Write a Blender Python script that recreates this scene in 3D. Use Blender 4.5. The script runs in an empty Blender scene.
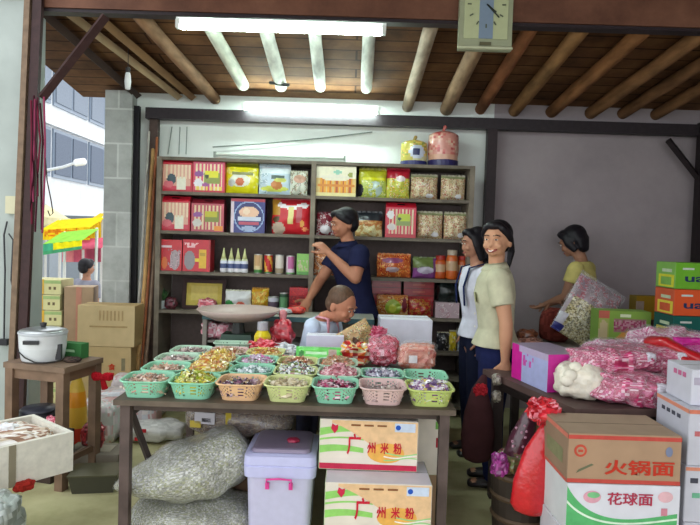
import bpy, math, random
from mathutils import Vector, Matrix, noise
R = math.radians
PI = math.pi
scene = bpy.context.scene
COL = scene.collection
random.seed(7)

# ------------------------------------------------------------------ camera, world, exposure
CAM_H, FPX, ROLL, PITCH = 1.48, 620.0, R(1.8), R(2.05)
cd = bpy.data.cameras.new('camera'); cam = bpy.data.objects.new('camera', cd); COL.objects.link(cam)
cd.sensor_width = 36.0; cd.lens = FPX / 700.0 * 36.0; cd.clip_start = 0.05
cam.location = (0, 0, CAM_H)
cam.matrix_world = Matrix.Translation((0, 0, CAM_H)) @ Matrix.Rotation(R(90) - PITCH, 4, 'X') @ Matrix.Rotation(ROLL, 4, 'Z')
scene.camera = cam
W = bpy.data.worlds.new('sky'); scene.world = W; W.use_nodes = True
bg = W.node_tree.nodes['Background']
bg.inputs[0].default_value = (0.93, 0.97, 1.0, 1); bg.inputs[1].default_value = 1.9
scene.view_settings.view_transform = 'Standard'; scene.view_settings.look = 'None'
scene.view_settings.gamma = 1.0; scene.view_settings.use_curve_mapping = False
scene.view_settings.exposure = 0.3
MW = cam.matrix_world.copy()

def at(px, py, Y):
    """point of the room at depth Y on the sight line of a photo coordinate"""
    d = MW.to_3x3() @ Vector(((px - 350) / FPX, (262.5 - py) / FPX, -1))
    return Vector((d.x / d.y * Y, Y, CAM_H + d.z / d.y * Y))

# ------------------------------------------------------------------ materials
def lin(c):
    if isinstance(c, str):
        c = c.lstrip('#'); c = [int(c[i:i+2], 16) / 255 for i in (0, 2, 4)]
        return tuple((x / 12.92 if x <= .04045 else ((x + .055) / 1.055) ** 2.4) for x in c)
    return c

def nodes(name):
    m = bpy.data.materials.new(name); m.use_nodes = True
    nt = m.node_tree; return m, nt, nt.nodes['Principled BSDF']

def attr_mat(name, rough=.7, spec=.3, coat=0, metal=0, nscale=30, namt=.12, bump=0, bscale=60, stretch=None, sub=0):
    m, nt, b = nodes(name); N = nt.nodes; L = nt.links
    a = N.new('ShaderNodeVertexColor'); a.layer_name = 'Col'
    tc = N.new('ShaderNodeTexCoord'); mp = N.new('ShaderNodeMapping'); L.new(tc.outputs['Object'], mp.inputs[0])
    if stretch: mp.inputs['Scale'].default_value = stretch
    nz = N.new('ShaderNodeTexNoise'); nz.inputs['Scale'].default_value = nscale; nz.inputs['Detail'].default_value = 4
    L.new(mp.outputs[0], nz.inputs['Vector'])
    mr = N.new('ShaderNodeMapRange'); mr.inputs[1].default_value = .25; mr.inputs[2].default_value = .75
    mr.inputs[3].default_value = 1 - namt; mr.inputs[4].default_value = 1 + namt
    L.new(nz.outputs[0], mr.inputs[0])
    mx = N.new('ShaderNodeVectorMath'); mx.operation = 'SCALE'
    L.new(a.outputs[0], mx.inputs[0]); L.new(mr.outputs[0], mx.inputs['Scale'])
    L.new(mx.outputs[0], b.inputs['Base Color'])
    b.inputs['Roughness'].default_value = rough; b.inputs['Specular IOR Level'].default_value = spec
    b.inputs['Metallic'].default_value = metal; b.inputs['Coat Weight'].default_value = coat; b.inputs['Coat Roughness'].default_value = .12
    if bump:
        n2 = N.new('ShaderNodeTexNoise'); n2.inputs['Scale'].default_value = bscale; L.new(mp.outputs[0], n2.inputs['Vector'])
        bp = N.new('ShaderNodeBump'); bp.inputs['Strength'].default_value = bump; bp.inputs['Distance'].default_value = .01
        L.new(n2.outputs[0], bp.inputs['Height']); L.new(bp.outputs[0], b.inputs['Normal'])
    return m

M = {}
M['matte'] = attr_mat('matte_paint', .85, .15)
M['card'] = attr_mat('cardboard', .8, .2, nscale=12, namt=.07)
M['gloss'] = attr_mat('printed_gloss', .35, .4, coat=.35, namt=.08, bump=.25, bscale=25)
M['plastic'] = attr_mat('plastic', .35, .4, namt=.04)
M['foil'] = attr_mat('candy_wrappers', .3, .5, coat=.5, namt=.15, bump=.5, bscale=40)
M['cloth'] = attr_mat('woven_cloth', .95, .1, nscale=14, namt=.16, bump=.35, bscale=18)
M['skin'] = attr_mat('skin', .55, .3, nscale=9, namt=.06)
M['hair'] = attr_mat('hair', .5, .3, nscale=90, namt=.35, stretch=(1, 1, .15))
M['metal'] = attr_mat('metal', .3, .5, metal=.85, namt=.05)
M['dark'] = attr_mat('painted_steel', .5, .3, nscale=25, namt=.25)
M['wood'] = attr_mat('worn_wood', .6, .3, nscale=9, namt=.35, bump=.2, bscale=22, stretch=(1, .25, 1))
M['log'] = attr_mat('debarked_log', .8, .2, nscale=14, namt=.5, bump=.6, bscale=16, stretch=(1, .25, 1))
M['plaster'] = attr_mat('plaster', .9, .1, nscale=5, namt=.1)

def mk_emit(name, c, s):
    m, nt, b = nodes(name)
    b.inputs['Base Color'].default_value = (*c, 1); b.inputs['Emission Color'].default_value = (*c, 1); b.inputs['Emission Strength'].default_value = s
    return m
M['tube'] = mk_emit('fluorescent_glow', (.80, 1.0, .93), 75)

def mk_film():
    m, nt, b = nodes('clear_film'); N = nt.nodes; L = nt.links
    tr = N.new('ShaderNodeBsdfTransparent'); mix = N.new('ShaderNodeMixShader')
    nz = N.new('ShaderNodeTexNoise'); nz.inputs['Scale'].default_value = 22
    tc = N.new('ShaderNodeTexCoord'); L.new(tc.outputs['Object'], nz.inputs['Vector'])
    bp = N.new('ShaderNodeBump'); bp.inputs['Strength'].default_value = .9; bp.inputs['Distance'].default_value = .02
    L.new(nz.outputs[0], bp.inputs['Height']); L.new(bp.outputs[0], b.inputs['Normal'])
    b.inputs['Base Color'].default_value = (.9, .92, .95, 1); b.inputs['Roughness'].default_value = .12; b.inputs['Specular IOR Level'].default_value = .9
    mix.inputs[0].default_value = .13
    L.new(tr.outputs[0], mix.inputs[1]); L.new(b.outputs[0], mix.inputs[2]); L.new(mix.outputs[0], N['Material Output'].inputs[0])
    return m
M['film'] = mk_film()

def mk_surface(name, c1, c2, c3, scale, rough=.85, brick=None, planks=None):
    m, nt, b = nodes(name); N = nt.nodes; L = nt.links
    tc = N.new('ShaderNodeTexCoord')
    n1 = N.new('ShaderNodeTexNoise'); n1.inputs['Scale'].default_value = scale; n1.inputs['Detail'].default_value = 8; n1.inputs['Roughness'].default_value = .65
    L.new(tc.outputs['Object'], n1.inputs['Vector'])
    r = N.new('ShaderNodeValToRGB'); e = r.color_ramp.elements
    e[0].position = .3; e[0].color = (*lin(c1), 1); e[1].position = .72; e[1].color = (*lin(c3), 1)
    x = e.new(.5); x.color = (*lin(c2), 1)
    L.new(n1.outputs[0], r.inputs[0]); out = r.outputs[0]
    if planks:   # plank seams
        w = N.new('ShaderNodeTexBrick'); mp = N.new('ShaderNodeMapping'); L.new(tc.outputs['Object'], mp.inputs[0]); L.new(mp.outputs[0], w.inputs['Vector'])
        w.inputs['Scale'].default_value = 1; w.inputs['Brick Width'].default_value = planks[0]; w.inputs['Row Height'].default_value = planks[1]
        w.inputs['Mortar Size'].default_value = planks[2]; w.inputs['Color1'].default_value = (1, 1, 1, 1); w.inputs['Color2'].default_value = (.72, .72, .72, 1); w.inputs['Mortar'].default_value = (*planks[3], 1)
        if len(planks) > 4: mp.inputs['Rotation'].default_value = planks[4]
        mx = N.new('ShaderNodeMix'); mx.data_type = 'RGBA'; mx.blend_type = 'MULTIPLY'; mx.inputs[0].default_value = 1
        L.new(out, mx.inputs[6]); L.new(w.outputs[0], mx.inputs[7]); out = mx.outputs[2]
    L.new(out, b.inputs['Base Color']); b.inputs['Roughness'].default_value = rough; b.inputs['Specular IOR Level'].default_value = .2
    bp = N.new('ShaderNodeBump'); bp.inputs['Strength'].default_value = .25; bp.inputs['Distance'].default_value = .01
    L.new(n1.outputs[0], bp.inputs['Height']); L.new(bp.outputs[0], b.inputs['Normal'])
    return m
M['floor'] = mk_surface('concrete_floor', '#9a946c', '#b5b086', '#c6c198', 2.2, .6)
M['whitewash'] = mk_surface('whitewashed_wall', '#d2d6d2', '#dde0dc', '#e6e8e5', 1.6)
M['wall'] = mk_surface('mauve_grey_wall', '#90878a', '#9b9194', '#a59b9d', 1.6)
M['ceiling'] = mk_surface('roof_planks', '#4e3524', '#6f4c31', '#8a6440', 3.0, .8, planks=(3.0, .17, .008, (.25, .2, .16)))
M['block'] = mk_surface('concrete_block', '#a6a8a3', '#babcb8', '#c8cac6', 6, .9, planks=(.42, .3, .008, (1.12, 1.12, 1.12), (R(90), 0, 0)))
M['beam'] = mk_surface('beam_wood', '#56382c', '#684536', '#7a5442', 4, .6)
M['street'] = mk_surface('street_paving', '#9a9a96', '#aaaaa6', '#b8b8b4', 2)

# ------------------------------------------------------------------ mesh builder
class MB:
    def __init__(s): s.v = []; s.f = []; s.c = []
    def add(s, vs, fs, c, T=None):
        k = len(s.v)
        s.v += [tuple(T @ Vector(p)) for p in vs] if T else [tuple(p) for p in vs]
        s.f += [[i + k for i in f] for f in fs]
        if isinstance(c, list): s.c += [lin(x) for x in c]
        else: s.c += [lin(c)] * len(fs)
        return s
    def box(s, cx, cy, cz, w, d, h, c='#888888', T=None, taper=1.0):
        x, y, z = w / 2, d / 2, h / 2; t = taper
        vs = [(cx-x*t, cy-y*t, cz-z), (cx+x*t, cy-y*t, cz-z), (cx+x*t, cy+y*t, cz-z), (cx-x*t, cy+y*t, cz-z),
              (cx-x, cy-y, cz+z), (cx+x, cy-y, cz+z), (cx+x, cy+y, cz+z), (cx-x, cy+y, cz+z)]
        # faces: bottom, top, front(-y), right, back, left
        return s.add(vs, [(0,3,2,1), (4,5,6,7), (0,1,5,4), (1,2,6,5), (2,3,7,6), (3,0,4,7)], c, T)
    def lathe(s, prof, c, n=20, T=None, cx=0, cy=0):
        vs = []; fs = []; cs = []
        for r, z in prof:
            for i in range(n):
                a = 2*PI*i/n; vs.append((cx + r*math.cos(a), cy + r*math.sin(a), z))
        for j in range(len(prof)-1):
            for i in range(n):
                fs.append((j*n+i, j*n+(i+1)%n, (j+1)*n+(i+1)%n, (j+1)*n+i)); cs.append(c[j] if isinstance(c, list) else c)
        if prof[0][0] > 1e-5: fs.append(tuple(range(n-1, -1, -1))); cs.append(cs[0])
        if prof[-1][0] > 1e-5: fs.append(tuple((len(prof)-1)*n+i for i in range(n))); cs.append(cs[-1] if not isinstance(c, list) else c[-1])
        return s.add(vs, fs, cs, T)
    def loft(s, pts, rads, c='#888888', side=(1, 0, 0), n=12, T=None, cap=True):
        pts = [Vector(p) for p in pts]; rads = [(r, r) if not isinstance(r, (tuple, list)) else r for r in rads]
        if cap:   # rounded ends
            a = (pts[0]-pts[1]).normalized(); b = (pts[-1]-pts[-2]).normalized()
            r0, r1 = rads[0], rads[-1]; m0, m1 = min(r0), min(r1)
            pts = [pts[0]+a*m0*.9, pts[0]+a*m0*.6] + pts + [pts[-1]+b*m1*.6, pts[-1]+b*m1*.9]
            rads = [(r0[0]*.35, r0[1]*.35), (r0[0]*.78, r0[1]*.78)] + rads + [(r1[0]*.78, r1[1]*.78), (r1[0]*.35, r1[1]*.35)]
        sd = Vector(side); vs = []; fs = []
        for i, p in enumerate(pts):
            d = (pts[min(i+1, len(pts)-1)] - pts[max(i-1, 0)]).normalized()
            u = sd - d*sd.dot(d)
            if u.length < 1e-4: u = d.orthogonal()
            u.normalize(); w = d.cross(u)
            for k in range(n):
                t = 2*PI*k/n; vs.append(p + u*math.cos(t)*rads[i][0] + w*math.sin(t)*rads[i][1])
        for j in range(len(pts)-1):
            for k in range(n): fs.append((j*n+k, j*n+(k+1)%n, (j+1)*n+(k+1)%n, (j+1)*n+k))
        fs.append(tuple(range(n-1, -1, -1))); fs.append(tuple((len(pts)-1)*n+k for k in range(n)))
        return s.add(vs, fs, c, T)
    def ell(s, c0, r, c='#888888', n=12, m=8, T=None):
        vs = []; fs = []
        for j in range(m+1):
            a = PI*j/m
            for i in range(n):
                b = 2*PI*i/n; vs.append((c0[0]+r[0]*math.sin(a)*math.cos(b), c0[1]+r[1]*math.sin(a)*math.sin(b), c0[2]-r[2]*math.cos(a)))
        k = n
        for j in range(m):
            for i in range(n): fs.append((j*n+i, j*n+(i+1)%n, (j+1)*n+(i+1)%n, (j+1)*n+i))
        return s.add(vs, fs, c, T)
    def blob(s, w, d, h, pal, seed=0, n=28, m=16, e=.7, amp=.12, fr=3.0, T=None, flat=True, cf=None, deform=None):
        """lumpy bag: superellipsoid on a flat base, each small facet a colour of the palette"""
        vs = []; fs = []; cs = []; rnd = random.Random(seed)
        sp = lambda x, p: math.copysign(abs(x)**p, x)
        for j in range(m+1):
            a = -PI/2 + PI*j/m
            for i in range(n):
                b = 2*PI*i/n
                p = Vector((sp(math.cos(a), e)*sp(math.cos(b), e)*w/2, sp(math.cos(a), e)*sp(math.sin(b), e)*d/2, sp(math.sin(a), e)*h/2))
                q = noise.noise(p*fr/max(w, d, h)*2 + Vector((seed*3.1, seed, 0)))
                p = p*(1 + amp*q*1.6); p.z += h/2
                if flat: p.z = max(p.z, 0)
                if deform: p = deform(p)
                vs.append(p)
        for j in range(m):
            for i in range(n):
                fs.append((j*n+i, j*n+(i+1)%n, (j+1)*n+(i+1)%n, (j+1)*n+i))
                cs.append(cf((i+.5)/n, (j+.5)/m) if cf else rnd.choice(pal))
        return s.add(vs, fs, cs, T)
    def paintbox(s, w, h, d, paint, side, top, n=34, T=None):
        """carton with its printed front as a fine grid"""
        vs = []; fs = []; cs = []; m = max(4, int(n*h/w))
        for j in range(m+1):
            for i in range(n+1): vs.append((-w/2+w*i/n, -d/2, h*j/m))
        for j in range(m):
            for i in range(n):
                a = j*(n+1)+i; fs.append((a, a+1, a+n+2, a+n+1)); cs.append(paint((i+.5)/n, (j+.5)/m))
        s.add(vs, fs, cs, T)
        x, y = w/2, d/2
        vs = [(-x,-y,0), (x,-y,0), (x,y,0), (-x,y,0), (-x,-y,h), (x,-y,h), (x,y,h), (-x,y,h)]
        return s.add(vs, [(0,3,2,1), (4,5,6,7), (1,2,6,5), (2,3,7,6), (3,0,4,7)], [side, top, side, side, side], T)
    def pillow(s, w, h, d, paint, seed=0, n=34, T=None, crumple=.008, back=None):
        """filled bag standing on its bottom seal, printed front and back"""
        m = max(6, int(n*h/w)); vs = []; fs = []; cs = []
        nz = lambda a, b, k: noise.noise(Vector((a*4, b*4, seed*1.7+k)))
        for sgn in (-1, 1):
            k0 = len(vs)
            for j in range(m+1):
                for i in range(n+1):
                    u, v = i/n, j/m
                    t = (math.sin(PI*u)**.5)*(math.sin(PI*min(1, max(0, (v-.03)/.94)))**.5)
                    pinch = 1 - .05*math.sin(PI*v)*0
                    e = crumple*(.3 + t)
                    x = (u-.5)*w*pinch + nz(v, 0, 5)*.02*w
                    vs.append((x, sgn*(d/2*t + .0015) + nz(u, v, sgn)*e*1.6*(1 if t > .05 else .2), v*h + nz(u, 0, 9)*.02*h*v))
            for j in range(m):
                for i in range(n):
                    a = k0+j*(n+1)+i
                    fs.append((a, a+1, a+n+2, a+n+1) if sgn < 0 else (a, a+n+1, a+n+2, a+1))
                    cs.append(paint((i+.5)/n, (j+.5)/m) if (sgn < 0 or not back) else back)
        return s.add(vs, fs, cs, T)
    def build(s, name, mat, parent=None, loc=None, rotz=0, smooth=False, solid=None):
        me = bpy.data.meshes.new(name); me.from_pydata(s.v, [], s.f)
        ca = me.color_attributes.new('Col', 'FLOAT_COLOR', 'CORNER')
        buf = []
        for f, c in zip(s.f, s.c): buf += [c[0], c[1], c[2], 1.0]*len(f)
        ca.data.foreach_set('color', buf)
        me.materials.append(M[mat] if isinstance(mat, str) else mat)
        if smooth: me.polygons.foreach_set('use_smooth', [True]*len(me.polygons))
        me.validate(); me.update()
        o = bpy.data.objects.new(name, me); COL.objects.link(o)
        if parent: o.parent = parent
        if loc is not None: o.location = loc
        o.rotation_euler[2] = rotz
        if solid:
            md = o.modifiers.new('s', 'SOLIDIFY'); md.thickness = solid; bake(o)
        return o

def bake(o):
    dg = bpy.context.evaluated_depsgraph_get(); dg.update()
    me = bpy.data.meshes.new_from_object(o.evaluated_get(dg), preserve_all_data_layers=True, depsgraph=dg)
    o.modifiers.clear(); o.data = me; return o

def tag(o, label=None, cat=None, group=None, kind=None):
    if label: o['label'] = label
    if cat: o['category'] = cat
    if group: o['group'] = group
    if kind: o['kind'] = kind
    return o
def thing(name, label, cat, loc=(0,0,0), rotz=0, group=None):
    o = bpy.data.objects.new(name, None); COL.objects.link(o); o.empty_display_size = .1
    o.location = loc; o.rotation_euler = (0, 0, rotz); return tag(o, label, cat, group)
def struct(o): return tag(o, kind='structure')
def dup(root, loc, rotz=None, label=None, group=None):
    r = root.copy(); COL.objects.link(r); r.location = loc
    if rotz is not None: r.rotation_euler[2] = rotz
    if label: r['label'] = label
    if group: r['group'] = group
    for ch in list(root.children):
        c = ch.copy(); COL.objects.link(c); c.parent = r
        for g in list(ch.children):
            d = g.copy(); COL.objects.link(d); d.parent = c
    return r

def lettering(body, size, parent, loc, color, name='lettering', rot=(R(90), 0, 0), fit=None, label=None, bold=.0):
    cu = bpy.data.curves.new('t', 'FONT'); cu.body = body; cu.size = size; cu.align_x = 'CENTER'; cu.align_y = 'CENTER'; cu.extrude = .0006; cu.offset = bold
    cu.resolution_u = 3
    t = bpy.data.objects.new('t', cu); COL.objects.link(t)
    dg = bpy.context.evaluated_depsgraph_get(); dg.update()
    me = bpy.data.meshes.new_from_object(t.evaluated_get(dg), depsgraph=dg)
    bpy.data.objects.remove(t); bpy.data.curves.remove(cu)
    if fit and len(me.vertices):
        xs = [v.co.x for v in me.vertices]; ys = [v.co.y for v in me.vertices]
        cx, cy = (max(xs)+min(xs))/2, (max(ys)+min(ys))/2
        sx, sy = fit[0]/max(1e-6, max(xs)-min(xs)), fit[1]/max(1e-6, max(ys)-min(ys))
        for v in me.vertices: v.co.x = (v.co.x-cx)*sx; v.co.y = (v.co.y-cy)*sy
    ca = me.color_attributes.new('Col', 'FLOAT_COLOR', 'CORNER'); c = lin(color)
    ca.data.foreach_set('color', [c[0], c[1], c[2], 1.0]*len(ca.data))
    me.materials.clear(); me.materials.append(M['matte'])
    o = bpy.data.objects.new(name, me); COL.objects.link(o); o.parent = parent; o.location = loc; o.rotation_euler = rot
    if label: o['label'] = label
    return o

def flat_poly(mb, pts, y, c):   # printed patch on a front face (x, z)
    k = len(mb.v); mb.v += [(p[0], y, p[1]) for p in pts]; mb.f.append(list(range(k, k+len(pts)))); mb.c.append(lin(c))
def flat_ell(mb, cx, cz, rx, rz, y, c, n=20):
    flat_poly(mb, [(cx+rx*math.cos(2*PI*i/n), cz+rz*math.sin(2*PI*i/n)) for i in range(n)], y, c)
def band(mb, f0, f1, x0, x1, y, c, n=16):   # ribbon between two curves
    for i in range(n):
        a, b = x0+(x1-x0)*i/n, x0+(x1-x0)*(i+1)/n
        flat_poly(mb, [(a, f0(a)), (b, f0(b)), (b, f1(b)), (a, f1(a))], y, c)

def painter(shapes, seed=1):
    rnd = random.Random(seed)
    table = {}
    def p(u, v):
        c = '#888888'
        for s in shapes:
            k = s[0]
            if k == 'bg': c = s[1]
            elif k == 'rect' and s[1] <= u <= s[3] and s[2] <= v <= s[4]: c = s[5]
            elif k == 'ell' and ((u-s[1])/s[3])**2 + ((v-s[2])/s[4])**2 <= 1: c = s[5]
            elif k == 'str' and s[1] <= u <= s[3] and s[2] <= v <= s[4] and int((u-s[1])/(s[3]-s[1])*s[6]) % 2: c = s[5]
            elif k == 'spk' and s[1] <= u <= s[3] and s[2] <= v <= s[4]:
                h = noise.noise(Vector((u*s[7], v*s[7], seed*7.3)))
                if h > s[6]: c = s[5][int(abs(noise.noise(Vector((u*s[7]*1.3+9, v*s[7]*1.3, seed*3.1))))*97) % len(s[5])]
        return c
    return p

# ------------------------------------------------------------------ the setting
def sbox(name, cx, cy, cz, w, d, h, mat, c='#888888', parent=None):
    mb = MB(); mb.box(0, 0, 0, w, d, h, c); o = mb.build(name, mat, parent, (cx, cy, cz)); return struct(o) if not parent else o

sbox('floor', .35, 2.4, -.05, 6.4, 8.6, .1, 'floor')
struct(MB().box(0, 0, 0, 30, 40, .1).build('street_ground', 'street', None, (-12, 15, -.112)))
xs_ = at(491, 200, 5.6).x
sbox('wall_back', (xs_-1.95)/2, 5.66, 1.4, xs_+1.95, .12, 2.9, 'whitewash')
sbox('wall_back_right', (xs_+3.25)/2, 5.66, 1.4, 3.25-xs_, .12, 2.9, 'wall')
sbox('wall_right', 3.22, 2.6, 1.6, .12, 6.2, 3.4, 'wall')  # near end lengthened out of view to keep daylight off the right side
# white side pillar at the front left
p = at(13, 250, 3.98)
sbox('wall_left', -2.42, 4.03, 1.5, .76, .16, 3.0, 'plaster', '#a9b1ad')
# concrete block column
x0, x1 = at(104, 200, 5.45).x, at(131, 200, 5.45).x
sbox('trim_1', (x0+x1)/2, 5.5, 1.36, x1-x0, .12, 2.72, 'block')
sbox('trim_2', at(135.5, 200, 5.5).x, 5.5, 1.3, .05, .05, 2.6, 'dark', '#17141a')
# roof
sl = .128
def roofz(y): return 2.74 + (5.6-y)*sl
mb = MB(); xa, xb = -2.5, 3.3
for (ya, yb) in ((3.9, 5.75),):
    mb.add([(xa, ya, roofz(ya)), (xb, ya, roofz(ya)), (xb, yb, roofz(yb)), (xa, yb, roofz(yb)),
            (xa, ya, roofz(ya)+.05), (xb, ya, roofz(ya)+.05), (xb, yb, roofz(yb)+.05), (xa, yb, roofz(yb)+.05)],
           [(0,3,2,1), (4,5,6,7), (0,1,5,4), (1,2,6,5), (2,3,7,6), (3,0,4,7)], '#888888')
struct(mb.build('ceiling', 'ceiling'))
# unseen roof slab added in front of the beam to block sky light
mb = MB(); mb.box(0, 0, 0, 4.9, 4.4, .06); struct(mb.build('shade_roof', 'ceiling', None, (.85, 1.7, 3.32)))
# beams
b0 = at(350, 20, 3.95)
BZ = b0.z
sbox('trim_3', .6, 3.95, BZ+.19, 5.3, .12, .38, 'beam')
sbox('trim_4', .6, 3.94, BZ-.012, 5.3, .08, .02, 'dark', '#2a2024')
bz = at(350, 120, 5.5).z
xl_ = at(147, 115, 5.5).x
sbox('trim_12', at(152, 200, 5.5).x, 5.53, bz/2, .075, .06, bz-.05, 'dark', '#4a3a34')
sbox('trim_5', (xl_+3.2)/2, 5.5, bz, 3.2-xl_, .09, .095, 'dark', '#2b2428')
pl = at(35, 200, 3.9).x
sbox('trim_6', pl-.02, 3.86, 1.48, .055, .035, 2.96, 'dark', '#3a2424').rotation_euler[1] = .032          # brown post
sbox('trim_7', pl-.075, 3.86, 1.48, .035, .06, 2.96, 'dark', '#7c6652').rotation_euler[1] = .032      # pale strip beside it
a, b = at(42, 98, 3.84), at(106, 16, 3.84)
struct(MB().loft([a, b], [(.035, .03)]*2, '#3c2626', side=(0, 1, 0), n=4, cap=False).build('trim_8', 'dark'))   # diagonal brace
px = at(490, 180, 5.5).x
sbox('trim_9', px, 5.5, 1.28, .085, .08, 2.55, 'dark', '#2e2326')
a, b = at(668, 140, 5.45), at(698, 178, 5.45)
struct(MB().loft([a, b], [(.03, .03)]*2, '#241c1e', side=(0, 1, 0), n=4, cap=False).build('trim_10', 'dark'))
sbox('trim_11', at(697, 200, 5.45).x+.03, 5.45, 1.3, .08, .08, 2.6, 'dark', '#221a1c')

# roof logs, each a pole of its own
logs = [(140, 20, 215, 110, 5.55, '#8a6a50', .05, 'brown roof log left of the whitened ones'),
        (205, 38, 243, 96, 5.2, '#cfd2c2', .05, 'whitened roof log, leftmost of the pale ones over the tube lamps'),
        (263, 38, 281, 98, 5.2, '#d8dad0', .05, 'whitened roof log bound with a dark strap near its end'),
        (313, 40, 320, 98, 5.2, '#d8dcd4', .046, 'whitened roof log with a rounded end left of the centre lamp end'),
        (369, 38, 366, 98, 5.2, '#d2d4cc', .046, 'whitened roof log above the right end of the tube lamps'),
        (431, 32, 407, 118, 5.6, '#b8a894', .05, 'thin pale roof log just left of the clock'),
        (484, 52, 446, 118, 5.6, '#a08468', .06, 'thick tan roof log coming from behind the clock'),
        (530, 42, 480, 118, 5.6, '#8a5a3c', .05, 'reddish roof log just right of the clock'),
        (580, 38, 514, 118, 5.6, '#87633f', .055, 'roof log with a pale front end, second right of the clock'),
        (640, 42, 551, 118, 5.6, '#8a5f3c', .055, 'forked looking roof log, third right of the clock'),
        (700, 46, 590, 119, 5.6, '#85603f', .055, 'long roof log, fourth right of the clock'),
        (745, 46, 622, 120, 5.6, '#7d5a3c', .05, 'roof log, fifth right of the clock'),
        (790, 46, 655, 121, 5.6, '#7a583a', .05, 'roof log nearest the right wall')]
for x0_, y0_, x1_, y1_, ye, c, r, lab in logs:
    xe = at(x1_, y1_, ye).x; xs = at(x0_, y0_, 4.05).x
    ze, zs = roofz(ye)-r-.002, roofz(4.05)-r-.002
    d = [(xs, 4.02, zs), (xs+(xe-xs)*.3, 4.02+(ye-4.02)*.3, zs+(ze-zs)*.3-.004), (xs+(xe-xs)*.7, 4.02+(ye-4.02)*.7, zs+(ze-zs)*.7+.003), (xe, ye, ze)]
    tag(MB().loft(d, [r*1.0, r*.95, r*1.04, r*.97], c, n=14).build('roof_log', 'log', smooth=True), lab, 'roof log', 'logs under the plank ceiling')
    if 'strap' in lab:
        o = bpy.data.objects['roof_log.%03d' % 2]
        k = Vector(d[3])-(Vector(d[3])-Vector(d[2]))*.45
        MB().loft([k+Vector((-.07, -.01, -.035)), k+Vector((.07, .01, -.045))], [.014]*2, '#2a2a2a', n=6).build('strap', 'dark', o)
# side rafters of the eave on the left
for i, (xf, yf, xe_, ye_, c) in enumerate(((66, 20, 176, 108, '#a89070'), (40, 20, 135, 92, '#3a2a24'), (92, 20, 190, 108, '#8a6a48'))):
    pe = at(xe_, ye_, 5.5); pf = at(xf, yf, 4.05)
    d = [(pf.x, 4.05, roofz(4.05)-.04), (pe.x, 5.55, roofz(5.55)-.04)]
    tag(MB().loft(d, [(.045, .035)]*2, c, n=4, cap=False).build('rafter', 'wood'), ['pale squared rafter beside the open side', 'dark squared rafter at the outer eave edge', 'tan squared rafter right of the brace'][i], 'rafter', 'squared rafters at the open side')

# ------------------------------------------------------------------ lamps
def tube_lamp(label, c, L):
    t = thing('tube_lamp', label, 'lamp', c, 0, 'fluorescent tube lamps')
    MB().box(0, .03, .035, L+.06, .06, .04, '#d8dcd8').build('fixture', 'plastic', t)
    for s in (-1, 1): MB().box(s*(L/2+.015), 0, .01, .025, .045, .05, '#cfd4cf').build('end_cap', 'plastic', t)
    mb = MB(); mb.loft([(-L/2, 0, -.002), (L/2, 0, -.002)], [.019]*2, '#ffffff', side=(0, 0, 1), n=12, cap=False); mb.build('tube', 'tube', t, smooth=True)
    return t
tube_lamp('bright fluorescent tube lamp under the front beam left of the clock', at(281, 29, 3.82)-Vector((0, 0, 0)), 1.22)
tube_lamp('bright fluorescent tube lamp over the shelves on the back beam', at(311, 110, 5.38), 1.14)

# clock on the front beam
c = at(486, 0, 3.86); cw = .32
t = thing('wall_clock', 'square edged pale green wall clock with blue centre band hung on the front beam', 'clock', (c.x, 3.86, at(486, 51, 3.86).z))
MB().box(0, 0, .22, .325, .045, .44, '#9aa084').build('case', 'plastic', t)
mb = MB(); mb.box(0, -.026, .245, .265, .006, .36, '#b7bf96'); mb.build('dial', 'plastic', t)
mb = MB(); mb.box(0, -.031, .245, .085, .003, .36, '#7d90a4'); mb.build('blue_band', 'plastic', t)
for k in range(12):
    mb = MB()
    a = k*PI/6; T = Matrix.Translation((math.sin(a)*.105, -.0345, .27+math.cos(a)*.13)) @ Matrix.Rotation(a, 4, 'Y'); mb.box(0, 0, 0, .008, .002, .024, '#5a6350', T)
    mb.build('hour_mark', 'plastic', t)
for (ang, ln) in ((128, .075), (135, .11)):
    a = R(ang); T = Matrix.Translation((0, -.037, .27)) @ Matrix.Rotation(a, 4, 'Y'); MB().box(0, 0, ln/2, .008, .002, ln, '#333a33', T).build('hand', 'plastic', t)
MB().box(0, -.03, .035, .07, .006, .02, '#5c5a40').build('name_plate', 'plastic', t)
MB().loft([(-.16, -.026, .012), (.16, -.026, .012)], [.01]*2, '#b8bc9c', n=6).build('lower_rim', 'plastic', t)

# ------------------------------------------------------------------ shelf unit
SY0, SY1 = 5.2, 5.56
SX0, SX1, SXM = at(158, 235, SY0).x, at(470, 240, SY0).x, at(312, 235, SY0).x
BZs = [at(312, y, SY0).z for y in (161, 195.5, 235, 275.5, 314.5)]   # board tops
BZs += [.56, .34, .1]
t = thing('shelf_unit', 'wide grey wooden shelf unit stocked with snacks against the back wall', 'shelf', ((SX0+SX1)/2, (SY0+SY1)/2, 0))
cx = (SX0+SX1)/2; cy = (SY0+SY1)/2
WC = '#6f665a'
for i, z in enumerate(BZs):
    if i in (5, 6): MB().box((SX1+SXM)/2-cx, 0, z-.013, SX1-SXM-.04, SY1-SY0, .026, WC).build('shelf_board', 'wood', t)
    else: MB().box(0, 0, z-.013, SX1-SX0-.04, SY1-SY0, .026, WC).build('shelf_board', 'wood', t)
for x in (SX0, SXM, SX1): MB().box(x-cx, -.002, (BZs[0]+.0)/2, .04, SY1-SY0+.008, BZs[0]-.0, '#7a7062').build('upright', 'wood', t)
MB().box(0, (SY1-SY0)/2-.006, BZs[0]/2, SX1-SX0-.05, .01, BZs[0]-.02, '#6b5f5c').build('back_panel', 'matte', t)
MB().box(SXM-cx-.0, -.17, .6, .03, .012, .0+.45, '#8a7d6c').build('trim_strip', 'wood', t)

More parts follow.
